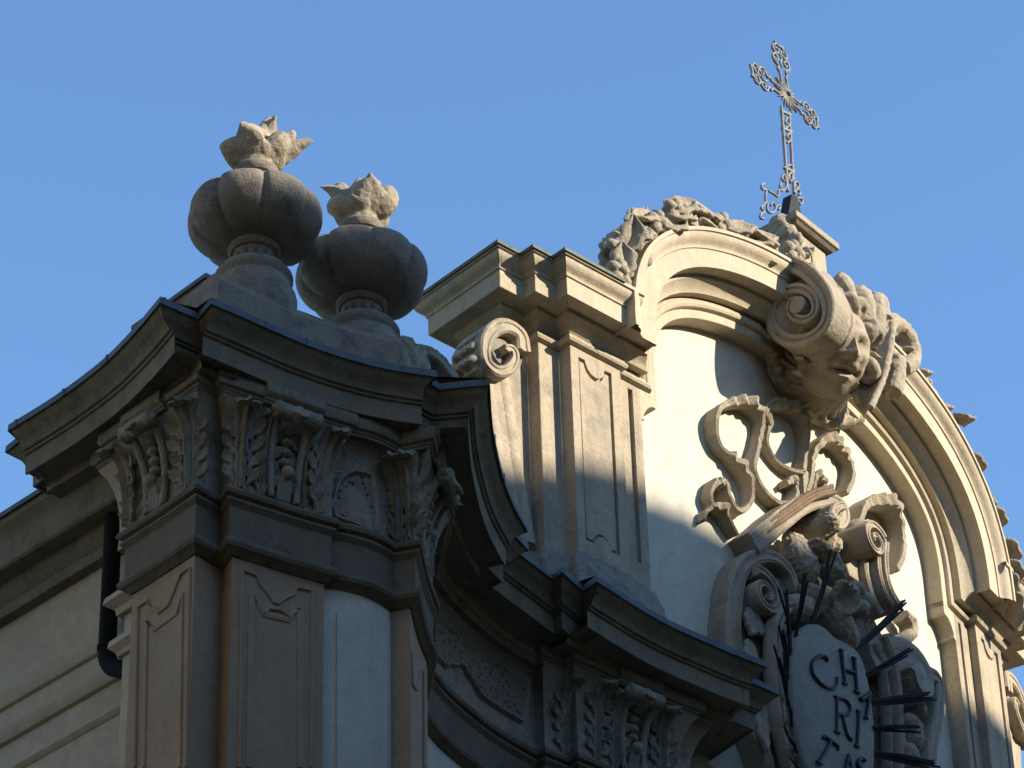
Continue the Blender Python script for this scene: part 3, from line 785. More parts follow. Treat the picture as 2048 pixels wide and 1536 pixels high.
for q in (u1, u2):
    mb = MB(); mb.lathe([(.0, -.50), (.30, -.50), (.305, -.16), (.298, -.12), (.275, -.08), (.262, -.04), (.26, -.015), (0, -.015)], tuple(q), 40); mb.build('urn_pedestal', M_URN, church, disp=.012, dsize=.1)
# scroll stump at the end of the plinth
st = empty('scroll_stump', fac(*fp(840, 700, 1.0), 1.0), 'broken stone scroll lying at the right end of the urn plinth, rough on top', 'stone scroll')
mb = MB()
def c44(l): return [(560 + x / 2.56, 640 + y / 2.56) for x, y in l]
strap(mb, fpx(c44([(625, 330), (650, 220), (700, 180), (760, 205), (815, 260), (860, 330), (890, 400)]), 1.0), .05, .75, 1.1)
P = fp(*c44([(690, 250)])[0], 1.0); facball(mb, P[0], P[1], .95, .16, .14, .16)
P = fp(*c44([(660, 120)])[0], 1.0)
for i in range(7): facball(mb, P[0] + RND.uniform(-.1, .14), P[1] - .04 + RND.uniform(-.07, .05), .9 + RND.uniform(-.1, .1), .08, .06, .1)
strap(mb, fpx(c44([(560, 160), (600, 180), (620, 250), (630, 320)]), 1.0), .09, .8, 1.12)
mb.build('stump', M_CARV, st, sculpt=.016, disp=.03, dsize=.06)

# ------------------------------------------------------------------ capitals of the lower order
def bell_o(z):
    d = Z0 - z
    pts = [(d_, o_) for o_, d_ in BELL][::-1]
    return float(np.interp(d, [p[0] for p in pts], [p[1] for p in pts]))
ZB, ZT = Z0 - 1.145, Z0 - .49
def base_at(x, y, lim):
    q = shit(x, y, .05, lim=lim); return q
def cap_leaf(x, y, lim, w=.075, n=None, top=1.0, curl=.1):
    q = base_at(x, y, lim)
    if q is None: print('leaf miss', x, y); return
    p, nn, tt = q
    if n is not None: nn = Vector(n).normalized(); tt = Vector((-nn.y, nn.x, 0))
    b0 = Vector((p.x, p.y, 0)) - nn * .05
    mb = MB(); rows = []
    cols = [-1, -.8, -.55, -.3, -.12, 0, .12, .3, .55, .8, 1]
    N_ = 26
    for i in range(N_ + 1):
        t = i / N_
        z = ZB + (ZT - ZB) * top * min(t, .93 + .0 * t) - (max(0, t - .93) / .07) * .05
        o = bell_o(ZB + (ZT - ZB) * top * min(t, .93)) + .018 + .03 * t + (curl * max(0, (t - .72) / .28) ** 1.6)
        w_ = w * (.62 + .15 * t + .75 * t ** 3) * (1 + .16 * sin(2 * pi * 4.5 * t + 1) * (1 - t * .3)) * (1 if t < .95 else .8)
        r = []
        for k in cols:
            h = .026 * (1 - min(1, abs(k) / .14)) + .012 * cos(k * 9) - .028 * k * k + .012
            r.append(b0 + tt * (w_ * k) + nn * (o + h) + Vector((0, 0, z)))
        for k in (1, 0, -1): r.append(b0 + tt * (w_ * k) + nn * (o - .05) + Vector((0, 0, z)))
        rows.append(r)
    mb.grid(rows, closed_u=True, caps=True)
    mb.build('acanthus_leaf', M_CAP, church, disp=.008, dsize=.04)
    # small curled leaflets climbing beside the stalk
    for sg in (-1, 1):
        mb = MB()
        for j in range(4):
            t = .14 + .18 * j; z = ZB + (ZT - ZB) * t; o = bell_o(z)
            c = b0 + tt * (sg * w * (.95 + .25 * t)) + nn * (o + .01) + Vector((0, 0, z))
            leaf(mb, c, tt * sg * RND.uniform(.6, 1.2) + Vector((0, 0, RND.uniform(.6, 1.0))), nn, RND.uniform(.09, .14), RND.uniform(.03, .045), RND.uniform(.3, .7), .014, 2, .35, 8)
            mb.tube([c - tt * sg * .03 - Vector((0, 0, .06)), c + nn * .01], [.018, .02], 6)
        mb.build('leaf_edge', M_CAP, church, sculpt=.009)
def cap_volutes(x, y, lim, half=.15, n=None):
    q = base_at(x, y, lim)
    if q is None: print('vol miss', x, y); return
    p, nn, tt = q
    if n is not None: nn = Vector(n).normalized(); tt = Vector((-nn.y, nn.x, 0))
    b0 = Vector((p.x, p.y, 0)) - nn * .05
    def at(a, o, z): return b0 + tt * a + nn * o + Vector((0, 0, z))
    mb = MB(); w_ = half + .07
    sweep(mb, [tuple((b0 - tt * w_)[:2]), tuple((b0 + tt * w_)[:2])], prof((-.1, .343), (.235, .345), (.243, .365), (.245, .42), (.232, .44), (.215, .452), (.212, .47), (.2, .474), (.198, .492), (-.1, .492)))
    mb.build('abacus_block', M_LOW, church, bevel=.006)
    zt = ZT - .065
    mb = MB()
    for sg in (-1, 1):
        # stalk
        mb.tube([at(sg * (half * .62 + .03 * t), bell_o(ZB + (zt - ZB) * t) + .03 + .05 * t ** 3, ZB + (zt - ZB) * t) for t in np.linspace(0, 1, 9)], [.026 + .006 * t for t in np.linspace(0, 1, 9)], 8)
        # rolled scroll, axis along the face
        mb.tube([at(sg * half * .30, .245, zt), at(sg * half * .5, .25, zt), at(sg * half * .8, .25, zt), at(sg * half * 1.05, .25, zt), at(sg * half * 1.12, .25, zt)], [.058, .062, .056, .066, .05], 14)
        mb.ball(at(sg * half * 1.12, .25, zt), (.03, .03, .03), None, 10, 8)
    mb.ball(at(0, .265, zt - .01), (.062, .062, .07), None, 12, 8)
    mb.tube([at(-.045, .32, zt - .02), at(-.03, .335, zt - .05), at(0, .34, zt - .06), at(.03, .335, zt - .05), at(.045, .32, zt - .02)], .016, 8)
    for j in range(4):
        z = ZB + .30 + .075 * j
        mb.ball(at(0, bell_o(z) + .03, z), (.052, .052, .03), None, 10, 8)
    mb.ball(at(0, .13, ZB + .2), (.05, .05, .05), None, 10, 8)
    for a in (-.04, 0, .04): mb.tube([at(a, .065, ZB), at(a * .9, .09, ZB + .1), at(a * .5, .12, ZB + .19)], .018, 6)
    mb.build('capital_volute', M_CAP, church, sculpt=.010, disp=.008, dsize=.04)
nF = shit(560, 1015, .05, lim=(iB0, iW0))[1]; nS = shit(320, 1030, .05, lim=(iA, iA + len(sA)))[1]
LFr = (iB0, PIER_END); LSi = (iA, iA + len(sA) - 1); LKs = (iK0 - 1, iN0 - 1); LR = (iR0, R_END)
cap_leaf(478, 996, LFr, .07, n=tuple(nF * .9 + nS * .25)); cap_leaf(636, 1040, LFr, .06, n=tuple(nF + Vector((.45, .1, 0))))
cap_volutes(562, 1016, LFr, .155)
cap_leaf(379, 992, LSi, .07, n=tuple(nF * .45 + nS * .9)); cap_leaf(262, 1068, LSi, .06, n=tuple(nS + Vector((-.4, .3, 0))))
cap_volutes(316, 1034, LSi, .14)
cap_leaf(520, 1005, LFr, .045, curl=.04); cap_leaf(602, 1028, LFr, .045, curl=.04)
cap_leaf(800, 1100, LKs, .055); cap_leaf(823, 1115, LKs, .065)
cap_volutes(841, 1165, LKs, .15); cap_leaf(850, 1215, LKs, .06)
cap_leaf(1128, 1506, LR, .05); cap_leaf(1192, 1514, LR, .05)
cap_volutes(1262, 1552, LR, .15); cap_leaf(1228, 1535, LR, .05, curl=.05); cap_leaf(1325, 1590, LR, .06)

# ------------------------------------------------------------------ side volutes of the pediment
def make_volute(sg, label):
    base_ = fac(sg * 3.75, 14.4, -.2)
    vt = empty('side_volute', base_, label, 'stone volute', 'scrolled volutes flanking the pediment')
    def m(l): return [(-sg * s if sg > 0 else s, z) for s, z in l]
    raw = fpx([(1052, 700), (1046, 668), (1022, 650), (998, 652), (980, 672), (974, 700), (980, 725), (1000, 740), (1022, 735), (1033, 715), (1028, 697), (1014, 695)], -.10)
    mb = MB(); strap(mb, m(raw), .064, -.46, -.10, taper=(1.2, .6))
    e_ = fp(1012, 706, -.1); 
    mb.build('scroll', M_UP, vt, bevel=.004, disp=.008, dsize=.08)
    mb = MB(); cx, cz = fp(1005, 702, -.2); facball(mb, -sg * cx if sg > 0 else cx, cz, -.42, .16, .16, .16)
    mb.build('scroll_core', M_RUB, vt, disp=.02, dsize=.05)
    mb = MB(); dx = -sg * cx if sg > 0 else cx
    ring = [(dx + .03 * -sg + .175 * cos(a), cz + .02 + .19 * sin(a)) for a in np.linspace(0, 2 * pi, 28)[:-1]]
    mb.prism([fac(s, z, -.19) for s, z in ring], [fac(s, z, -.45) for s, z in ring]); mb.build('scroll_field', M_RUB, vt)
    lo = fpx([(992, 745), (1000, 790), (1008, 850), (1020, 930), (1034, 1010), (1046, 1080)], -.2)
    mb = MB(); strap(mb, m(lo), .16, -.6, -.2); mb.build('strap', M_UP, vt, bevel=.004, disp=.01, dsize=.1)
    mb = MB()
    lc = [fp(x, y, -.10) for x, y in ((985, 668), (974, 690), (972, 715), (984, 735))]
    for s, z in lc:
        s = -sg * s if sg > 0 else s
        for k in range(3):
            o = -.2 - .1 * k
            leaf(mb, fac(s, z + .04, o), fdir(s, sg * .6, -.8, .2 * (k - 1)), fdir(s, sg * 1.0, .3, 0), .15, .06, .35, .02, 3)
            facball(mb, s + sg * .045, z, o, .06, .055, .05)
    mb.build('leaf_carving', M_CARV, vt, sculpt=.013, disp=.015, dsize=.05)
    return vt
make_volute(-1, 'scrolled stone volute on the left of the pediment, leaf carved on its rounded side')
make_volute(1, 'scrolled stone volute at the far right edge of the pediment, partly out of the picture')

# ------------------------------------------------------------------ leafy garlands on the arch
def garland(label, t0, t1, n, size, r0, seed, dense):
    R_ = random.Random(seed)
    s0, z0, m0 = archpt((t0 + t1) / 2, .6)
    gt = empty('leaf_garland', fac(s0, z0, .1), label, 'garland', 'carved garlands on the arch')
    mb = MB()
    N = 40; path = []
    for i in range(N + 1):
        t = t0 + (t1 - t0) * i / N; s, z, m = archpt(t, .63 if dense else .60); path.append(fac(s, z, .10 if dense else .24))
    mb.tube(path, [(.15 + .03 * sin(i * 1.3)) if dense else (.085 + .03 * sin(i * .9)) for i in range(N + 1)], 10)
    for k in range(n):
        t = t0 + (t1 - t0) * (k + R_.random() * .7) / n
        tg_w = R_.choice((-1, 1)) if dense else 1
        s, z, m = archpt(t, r0 + (R_.uniform(-.04, .10) if dense else 0))
        o = R_.uniform(0, .30) if dense else R_.uniform(.20, .32)
        tg = (m[1] * tg_w, -m[0] * tg_w)
        if dense:
            ra, ta, oa = R_.uniform(-.1, .38), R_.uniform(.7, 1.0), R_.uniform(-.05, .35)
            L, Wd, cu = R_.uniform(.34, .46) * size, R_.uniform(.12, .16) * size, R_.uniform(-.35, .1)
        else:
            ra, ta, oa = R_.uniform(.55, .85), 1.0, R_.uniform(-.1, .1)
            L, Wd, cu = R_.uniform(.26, .36) * size, R_.uniform(.10, .14) * size, R_.uniform(-.25, .1)
        X = fdir(s, m[0] * ra + tg[0] * ta, m[1] * ra + tg[1] * ta, oa)
        Nn = fdir(s, m[0] * .6, m[1] * .6, .8) if dense else fdir(s, m[0], m[1], .3)
        leaf(mb, fac(s, z, o), X, Nn, L, Wd, cu, .022, 2, .75, 16, R_.uniform(-.15, .15))
        if dense and k % 5 == 1:
            cs, cz, _ = archpt(t, r0 + R_.uniform(.02, .10)); co = R_.uniform(.22, .32)
            facball(mb, cs, cz, co + .03, .05, .05, .05)
            for j in range(5):
                a = j * 2 * pi / 5 + .3
                facball(mb, cs + .085 * cos(a), cz + .085 * sin(a), co, .06, .05, .05, a)
    mb.build('garland', M_CARV, gt, sculpt=.009, disp=.006, dsize=.05)
garland('thick carved garland of leaves and roses over the left shoulder of the arch', .085, .48, 54, .9, .645, 33, True)
garland('thin leafy crest of pointed carved leaves down the right side of the arch', .61, .975, 13, 1.05, .62, 5, False)

# ------------------------------------------------------------------ keystone with pedestal, scroll, mask and shell
ks = empty('keystone', fac(0, 17.6, OW), 'massive carved keystone with a spiral scroll, bearded grotesque mask and ribbed shell', 'keystone')
def oz(x, y, s): return fside(x, y, s)
SL2, SR2 = -.74, -.50
KC = -.10
def extr_oz(mb, pts, s0, s1, hw, taper=(1, 1), n=4):
    "band following (o,z) points, extruded along the wall from s0 to s1"
    P = cr(pts, n); N = len(P); rows = []
    for i in range(N):
        a = P[max(0, i - 1)]; c = P[min(N - 1, i + 1)]; d = (c - a) / (np.linalg.norm(c - a) + 1e-9); nn = np.array([-d[1], d[0]])
        w = hw * (taper[0] + (taper[1] - taper[0]) * i / (N - 1))
        q = lambda k, s: fac(s, P[i][1] + nn[1] * w * k, P[i][0] + nn[0] * w * k)
        rows.append([q(-1, s0 + .012), q(-.8, s0), q(-.3, s0 + .003), q(-.2, s0 + .02), q(.2, s0 + .02), q(.3, s0 + .003), q(.8, s0), q(1, s0 + .012), q(1, s1), q(-1, s1)])
    mb.grid(rows, closed_u=True, caps=True)
def k2(l): return [(1480 + x / 4.043, 520 + y / 4.043) for x, y in l]
sp_px = k2([(395, 20), (520, 80), (620, 180), (690, 290), (705, 420), (660, 540), (560, 620), (440, 650), (330, 620), (255, 530), (240, 410), (285, 300), (380, 235), (480, 225), (570, 270), (605, 360), (580, 440), (510, 475), (430, 455), (395, 390), (410, 330), (460, 315), (490, 345)])
sp_oz = [oz(x, y, SL2) for x, y in sp_px]
mb = MB(); extr_oz(mb, sp_oz, SL2, SR2, .075, (1.0, .45)); mb.build('scroll', M_CARV, ks, disp=.006, dsize=.08)
ce = oz(*k2([(465, 365)])[0], SL2)
mb = MB()
t_ = fdir(-.4, 1, 0, 0)
mb.tube([V3(fac(SL2 - .01, ce[1], ce[0])), V3(fac(SL2 + .3, ce[1], ce[0])), V3(fac(SL2 + .32, ce[1], ce[0]))], [.085, .11, .11], 20); mb.build('scroll_eye', M_CARV, ks)
mb = MB(); mb.tube([V3(fac(SL2 + .13, ce[1], ce[0])), V3(fac(SR2 + .12, ce[1], ce[0] - .1)), V3(fac(.35, ce[1], ce[0] - .22))], [.36, .25, .22], 36); mb.build('scroll_drum', M_CARV, ks, disp=.012, dsize=.08)
mb = MB()
mb.tube(cr([V3(fac(SR2 + .03, z, o)) for o, z in sp_oz[0:12:2]], 4), .075, 8); mb.build('torn_edge', M_CARV, ks, disp=.06, dsize=.05)
# mask
hc_ = oz(1700, 668, KC - .08); print('mask', hc_, 'nose', oz(1712, 705, .05), 'chin', oz(1665, 750, .05), 'brow', oz(1725, 650, .05))
MS = -.34
no_, nz_ = oz(1714, 706, MS)
_n, _t = facn(MS); nV = Vector((_n[0], _n[1], 0)); tV = Vector((_t[0], _t[1], 0)); zV = Vector((0, 0, 1))
FH = (nV * .84 - zV * .42 - tV * .34).normalized(); UH = (zV - FH * zV.dot(FH)).normalized(); tV = UH.cross(FH) * (1 if UH.cross(FH).dot(tV) > 0 else -1)
RO, RSD, RZ_ = .34, .30, .42
HC = V3(fac(MS, nz_, no_)) - FH * (RO * 1.30) + UH * .07
ho, hz = facinv(HC)[1] + .22, HC.z + .02
FEAT = [(.38, .30, .28, .09, .17), (0, .34, .3, .12, .05), (.40, .08, .17, .12, -.20), (.40, .07, .09, .07, .12), (.0, .15, .10, .14, .10), (0, -.02, .11, .12, .17), (0, -.17, .15, .11, .34), (.17, -.19, .09, .08, .17), (.55, -.12, .22, .2, .17), (.42, -.40, .10, .16, -.08), (.62, -.45, .2, .12, .10), (.75, .2, .1, .3, .08), (.0, -.36, .3, .06, .09), (.28, -.42, .16, .09, .10), (0, -.50, .42, .055, -.24), (0, -.62, .3, .06, .14), (0, -.84, .24, .14, .15), (0, .62, .6, .16, .07), (.2, .5, .2, .04, -.04)]
mb = MB(); rows_ = []
for i in range(49):
    th = pi * i / 48; row = []
    for j in range(64):
        ph = 2 * pi * j / 64
        x, y, z = sin(th) * sin(ph), sin(th) * cos(ph), cos(th)       # lateral, front, up
        k = 1.0
        if y > -.1:
            for (u0, v0, su, sv, A) in FEAT:
                for sg in ((1, -1) if u0 else (1,)):
                    k += A * math.exp(-((x - sg * u0) / su) ** 2 - ((z - v0) / sv) ** 2) * min(1, (y + .1) * 2.5)
        row.append(HC + tV * (x * RSD * (.6 + .4 * k)) + FH * (y * RO * k) + UH * (z * RZ_ * (.75 + .25 * k)))
    rows_.append(row)
mb.grid(rows_, closed_u=True); mb.build('mask', M_CARV, ks, smooth=60, disp=.012, dsize=.05)
mb = MB()
for k in range(9):
    a = -1.55 + 3.1 * k / 8
    C = HC + tV * (RSD * 1.0 * sin(a)) + UH * (RZ_ * .95 * cos(a)) + FH * .06
    R1, R2 = tV * cos(a) - UH * sin(a), tV * sin(a) + UH * cos(a)
    sgk = -1 if k % 2 else 1
    q = cr([C + R1 * (sgk * x * 1.1) + R2 * y + FH * z for x, y, z in [(.0, -.06, .0), (.05, .03, .08), (.12, .08, .08), (.17, .03, .04), (.13, -.03, .03), (.08, .0, .08)]], 4)
    mb.tube(q, [.07 - .045 * i / (len(q) - 1) for i in range(len(q))], 9)
    mb.ball(C - FH * .06 - R2 * .03, (.11, .11, .11))
for sg, o_ in ((1, 0), (-1, -.05)):
    for j in range(4):
        C = tuple(HC + tV * (sg * RSD * 1.0) + UH * (.12 - .13 * j))
        leaf(mb, C, fdir(0, sg * .5, -.7, .3), fdir(0, sg * .6, 0, .7), .2, .06, .35, .018, 2, .3, 8)
mb.build('mask_hair', M_CARV, ks, sculpt=.013, disp=.015, dsize=.05)
# drapery and scrolls right of the mask
mb = MB()
A_ = cr([(1782, 655), (1776, 700), (1762, 755), (1737, 818)], 6); B_ = cr([(1712, 742), (1706, 768), (1715, 795), (1733, 818)], 6)
rows = []
for a, b in zip(A_, B_):
    pa, pb = fp(a[0], a[1], .58), fp(b[0], b[1], .36)
    P0 = V3(fac(pa[0], pa[1], .58)); P1 = V3(fac(pb[0], pb[1], .36)); mid = (P0 + P1) / 2 + fdir(0, 0, -.03, .0)
    n_ = fdir(0, -.5, .2, .8).normalized()
    rows.append([P0 + n_ * .025, mid - n_ * .03, P1 + n_ * .01, P1 - n_ * .07, mid - n_ * .09, P0 - n_ * .03])
mb.grid(rows, closed_u=True, caps=True); mb.build('hood_side', M_CARV, ks, smooth=50, disp=.008, dsize=.07)
mb = MB()
for pts, r, o in (([(1785, 645), (1780, 700), (1765, 760), (1740, 816)], .034, .60), ([(1792, 715), (1794, 750), (1786, 788)], .085, .42), ([(1770, 645), (1802, 655), (1822, 688), (1824, 722), (1805, 738)], .085, .36)):
    q = fpx(pts, o); q = cr(q, 4) if len(q) > 2 else q
    mb.tube([fac(p[0], p[1], o) for p in q], r, 9)
for x0, y0, x1, y1, o, W_, cu in ((1692, 618, 1650, 545, .50, .11, .5), (1712, 615, 1690, 548, .50, .12, .5), (1742, 650, 1728, 578, .48, .16, .45), (1758, 662, 1762, 590, .40, .14, .4), (1770, 690, 1790, 630, .4, .12, .3)):
    a_, b_ = fp(x0, y0, o), fp(x1, y1, o); dv = np.array(b_) - np.array(a_)
    A0 = V3(fac(a_[0], a_[1], o - .08)); D0 = fdir(0, dv[0], dv[1], 0); S0 = fdir(0, 1, .2, 0)
    q = cr([A0, A0 + D0 * .55 + fdir(0, 0, 0, .05), A0 + D0 * .95 + S0 * .03, A0 + D0 * 1.0 + S0 * .12, A0 + D0 * .75 + S0 * .16, A0 + D0 * .6 + S0 * .10], 4)
    mb.tube(q, [W_ * (.72 - .35 * i / (len(q) - 1)) for i in range(len(q))], 10)
    facball(mb, a_[0], a_[1], o - .12, .12, .12, .12)
for x, y, o, r in ((1745, 660, .42, .13), (1765, 690, .36, .13), (1800, 700, .25, .15), (1820, 740, .2, .12)):
    s, z = fp(x, y, o); facball(mb, s, z, o - .05, r, r, r)
mb.build('drapery', M_CARV, ks, sculpt=.013, disp=.025, dsize=.06)
# shell hood under the mask
mb = MB(); rows = []
rim = fpx(k2([(150, 470), (130, 640), (200, 780), (260, 960), (350, 1060), (440, 1180), (560, 1290), (720, 1350), (860, 1330), (950, 1260)]), OW + .04)
rim = cr(rim, 8); NR = len(rim)
rc = (KC + .05, hz - .34)
acc = 0
for i in range(NR):
    p = rim[i]; ph = i / (NR - 1) * 13 * 2 * pi
    sc = 1 + .06 * cos(ph)
    row = []
    for j in range(9):
        t = j / 8
        s = rc[0] + (p[0] - rc[0]) * t * (sc if j > 5 else 1); z = rc[1] + (p[1] - rc[1]) * t * (sc if j > 5 else 1)
        o = (ho - .05) * (1 - t) + (OW + .05) * t - .24 * sin(pi * t) + .055 * cos(ph) * t + .05 * max(0, t - .85) / .15
        row.append((s, z, o))
    rows.append(row)
R1_ = [[fac(s, z, o) for s, z, o in r] + [fac(s, z + .02, o - .05) for s, z, o in r[::-1]] for r in rows]
mb.grid(R1_, closed_u=True, caps=True)
for k in range(14):
    i = min(NR - 1, int(round(k * (NR - 1) / 13)))
    mb.tube([fac(*rows[i][j]) for j in range(1, 9)], [.018 + .004 * j for j in range(1, 9)], 8)
mb.build('shell', M_CARV, ks, sculpt=.0105, disp=.01, dsize=.05)
mb = MB()
edge = [fac(p[0] + 0, p[1], OW + .07 + .03 * cos(i / (NR - 1) * 26 * pi)) for i, p in enumerate(rim)]
edge = [fac(rc[0] + (p[0] - rc[0]) * (1 + .065 * cos(i / (NR - 1) * 26 * pi)), rc[1] + (p[1] - rc[1]) * (1 + .065 * cos(i / (NR - 1) * 26 * pi)), OW + .06) for i, p in enumerate(rim)]
mb.tube(edge, .032, 8); mb.build('shell_rim', M_CARV, ks, disp=.01, dsize=.04)
# pedestal for the cross, bust-like lump in front of it
pc = oz(1592, 413, -.34); print('pedestal corner', pc)
po, pzz = pc
mb = MB()
def ped(z0, z1, a0, a1, s0=-.34, s1=.34, back=.62):
    q = []
    for z, a in ((z0, a0), (z1, a1)):
        q.append([fac(s0 - a, z, po + a), fac(s1 + a, z, po + a), fac(s1 + a, z, po - back - a), fac(s0 - a, z, po - back - a)])
    b = len(mb.v); mb.grid(q, closed_u=True, caps=True)
ped(pzz - .10, pzz - .035, 0, .0); ped(pzz - .035, pzz, .0, -.05)
mb.build('pedestal_cap', M_CARV, ks, bevel=.012, disp=.01, dsize=.1)
mb = MB(); ped(pzz - .14, pzz - .10, -.05, -.02); mb.build('pedestal_neck', M_NECK, ks, bevel=.004)
mb = MB(); ped(pzz - .002, pzz + .16, -.03, -.24, back=.62); mb.build('pedestal_roof', M_NECK, ks, bevel=.004)
mb = MB(); ped(pzz - .62, pzz - .14, -.10, -.10); ped(pzz - 1.1, pzz - .62, -.06, -.10); mb.build('pedestal', M_UP, ks, bevel=.01, disp=.01, dsize=.1)
mb = MB(); ped(pzz - .5, pzz - .22, -.088, -.088, -.10, .30, .3); mb.build('pedestal_panel', M_UP, ks, bevel=.006)
mb = MB()
for (x, y, r) in ((1565, 455, .12), (1580, 470, .10), (1560, 490, .09), (1578, 500, .085), (1570, 520, .08), (1555, 470, .08), (1598, 480, .07), (1590, 520, .06), (1600, 535, .06)):
    o_, z_ = oz(x, y, -.30); facball(mb, -.33, z_, o_, r * .9, r, r * .9)
o_, z_ = oz(1590, 515, -.36)
for k in range(5):
    leaf(mb, fac(-.33, z_ + .02, o_), fdir(0, -.2 + .2 * k, -.5 + .3 * k, .8 - .2 * k), fdir(0, -1, .2, .3), .2, .06, .2, .02, 2)
mb.build('broken_carving', M_CARV, ks, sculpt=.013, disp=.04, dsize=.06)

# ------------------------------------------------------------------ iron cross
XO = po - .30
cb = fp(1590, 392, XO); cc_ = fp(1572, 190, XO); ct = fp(1557, 92, XO); cl = fp(1504, 142, XO); crr = fp(1634, 245, XO)
print('cross', cb, cc_, ct, cl, crr, 'o', XO)
cross = empty('cross', fac(cb[0], cb[1] - .1, XO), 'openwork wrought iron cross with a sunburst centre and scrolled arm ends', 'cross')
def c8(l): return [(1480 + x / 3.94, 70 + y / 3.94) for x, y in l]
def irontube(name, pts_sz, r=.0105, n=7, smooth_n=4, dep=1.6):
    P = cr(pts_sz, smooth_n) if len(pts_sz) > 2 else pts_sz
    mb = MB(); mb.tube([fac(p[0], p[1], XO) for p in P], r, n, flat=(tuple(fdir(0, 0, 0, 1)), dep)); return mb.build(name, M_CROSS, cross)
C0 = np.array(cc_)
def arm(name, tip, keep=1):
    ax = (np.array(tip) - C0); L = np.linalg.norm(ax); ax = ax / L; pe = np.array([-ax[1], ax[0]])
    def q(l): return [tuple(C0 + ax * (t * L) + pe * (w * L)) for t, w in l]
    for sg in (1, -1):
        irontube(name, q([(.12, sg * .085), (.3, sg * .085), (.42, sg * .09), (.47, sg * .15), (.5, sg * .11), (.55, sg * .12), (.6, sg * .21), (.69, sg * .235), (.765, sg * .175), (.79, sg * .12), (.85, sg * .20), (.93, sg * .19), (.985, sg * .10), (1.03, sg * .13), (1.0, sg * .03), (1.0, 0)]))
        irontube('arm_scroll', q([(.765, sg * .175), (.72, sg * .10), (.66, sg * .10), (.64, sg * .15), (.68, sg * .17)]), .0085)
        irontube('arm_scroll', q([(.80, sg * .12), (.84, sg * .04), (.9, sg * .04), (.92, sg * .10), (.88, sg * .12)]), .0085)
    irontube('arm_scroll', q([(.56, 0), (.66, .03), (.74, -.03), (.84, .0)]), .0085)
arm('cross_arm', cl); arm('cross_arm', crr); arm('cross_arm', ct)
mb = MB()
top = []; K = 20
for i in range(2 * K):
    a = pi * i / K; r = (.20 if i % 4 == 0 else .155) if i % 2 == 0 else .075
    top.append((C0[0] + r * cos(a), C0[1] + r * sin(a)))
rows = [[fac(p[0], p[1], XO - .012) for p in top], [fac(p[0], p[1], XO + .012) for p in top], [fac(C0[0] + (p[0] - C0[0]) * .2, C0[1] + (p[1] - C0[1]) * .2, XO + .028) for p in top]]
mb.grid(rows, closed_u=True, caps=True); mb.build('sunburst', M_CROSS, cross, smooth=20)
mb = MB(); facball(mb, C0[0], C0[1], XO + .03, .028, .028, .02); mb.build('sunburst_boss', M_IRON, cross)
for rod in ([(325, 560), (375, 1235)], [(385, 610), (425, 1245)]): irontube('shaft_rod', fpx(c8(rod), XO), .012)
for l in ([(372, 650), (355, 690), (385, 710), (355, 745), (392, 765), (368, 800), (392, 830), (370, 852)], [(345, 1050), (375, 1030), (402, 1030), (420, 1070), (392, 1090), (380, 1125), (400, 1160)],
          [(190, 1172), (168, 1185), (178, 1218), (208, 1222), (200, 1262), (205, 1312)], [(215, 1225), (265, 1250), (298, 1275), (306, 1222), (340, 1225), (366, 1190), (360, 1140), (345, 1098), (328, 1130), (350, 1155)],
          [(320, 1170), (315, 1195), (340, 1225)], [(205, 1312), (185, 1340), (165, 1362), (190, 1390), (165, 1412), (160, 1442), (188, 1450)], [(215, 1330), (215, 1380), (240, 1402), (270, 1390), (280, 1350), (255, 1320), (240, 1345)],
          [(285, 1360), (300, 1340), (315, 1358), (300, 1375)], [(425, 1215), (435, 1160), (462, 1175), (455, 1205), (436, 1200)], [(428, 1250), (448, 1215), (472, 1240), (462, 1262)], [(440, 1290), (470, 1285), (492, 1305), (478, 1335), (462, 1318)], [(375, 1120), (398, 1090), (412, 1120), (398, 1165)]):
    irontube('base_scroll', fpx(c8(l), XO), .010)
for y_ in (600, 735, 1050): 
    a_ = fpx(c8([(318 + (y_ - 560) * .074, y_), (395 + (y_ - 600) * .064, y_ + 30)]), XO); irontube('collar', a_, .015, dep=1.3)
mb = MB(); q = fpx(c8([(374, 1270), (420, 1290), (450, 1440), (348, 1420)]), XO)
mb.prism([fac(s, z, XO + .05) for s, z in q], [fac(s, z, XO - .05) for s, z in q]); mb.build('socket', M_IRON, cross)

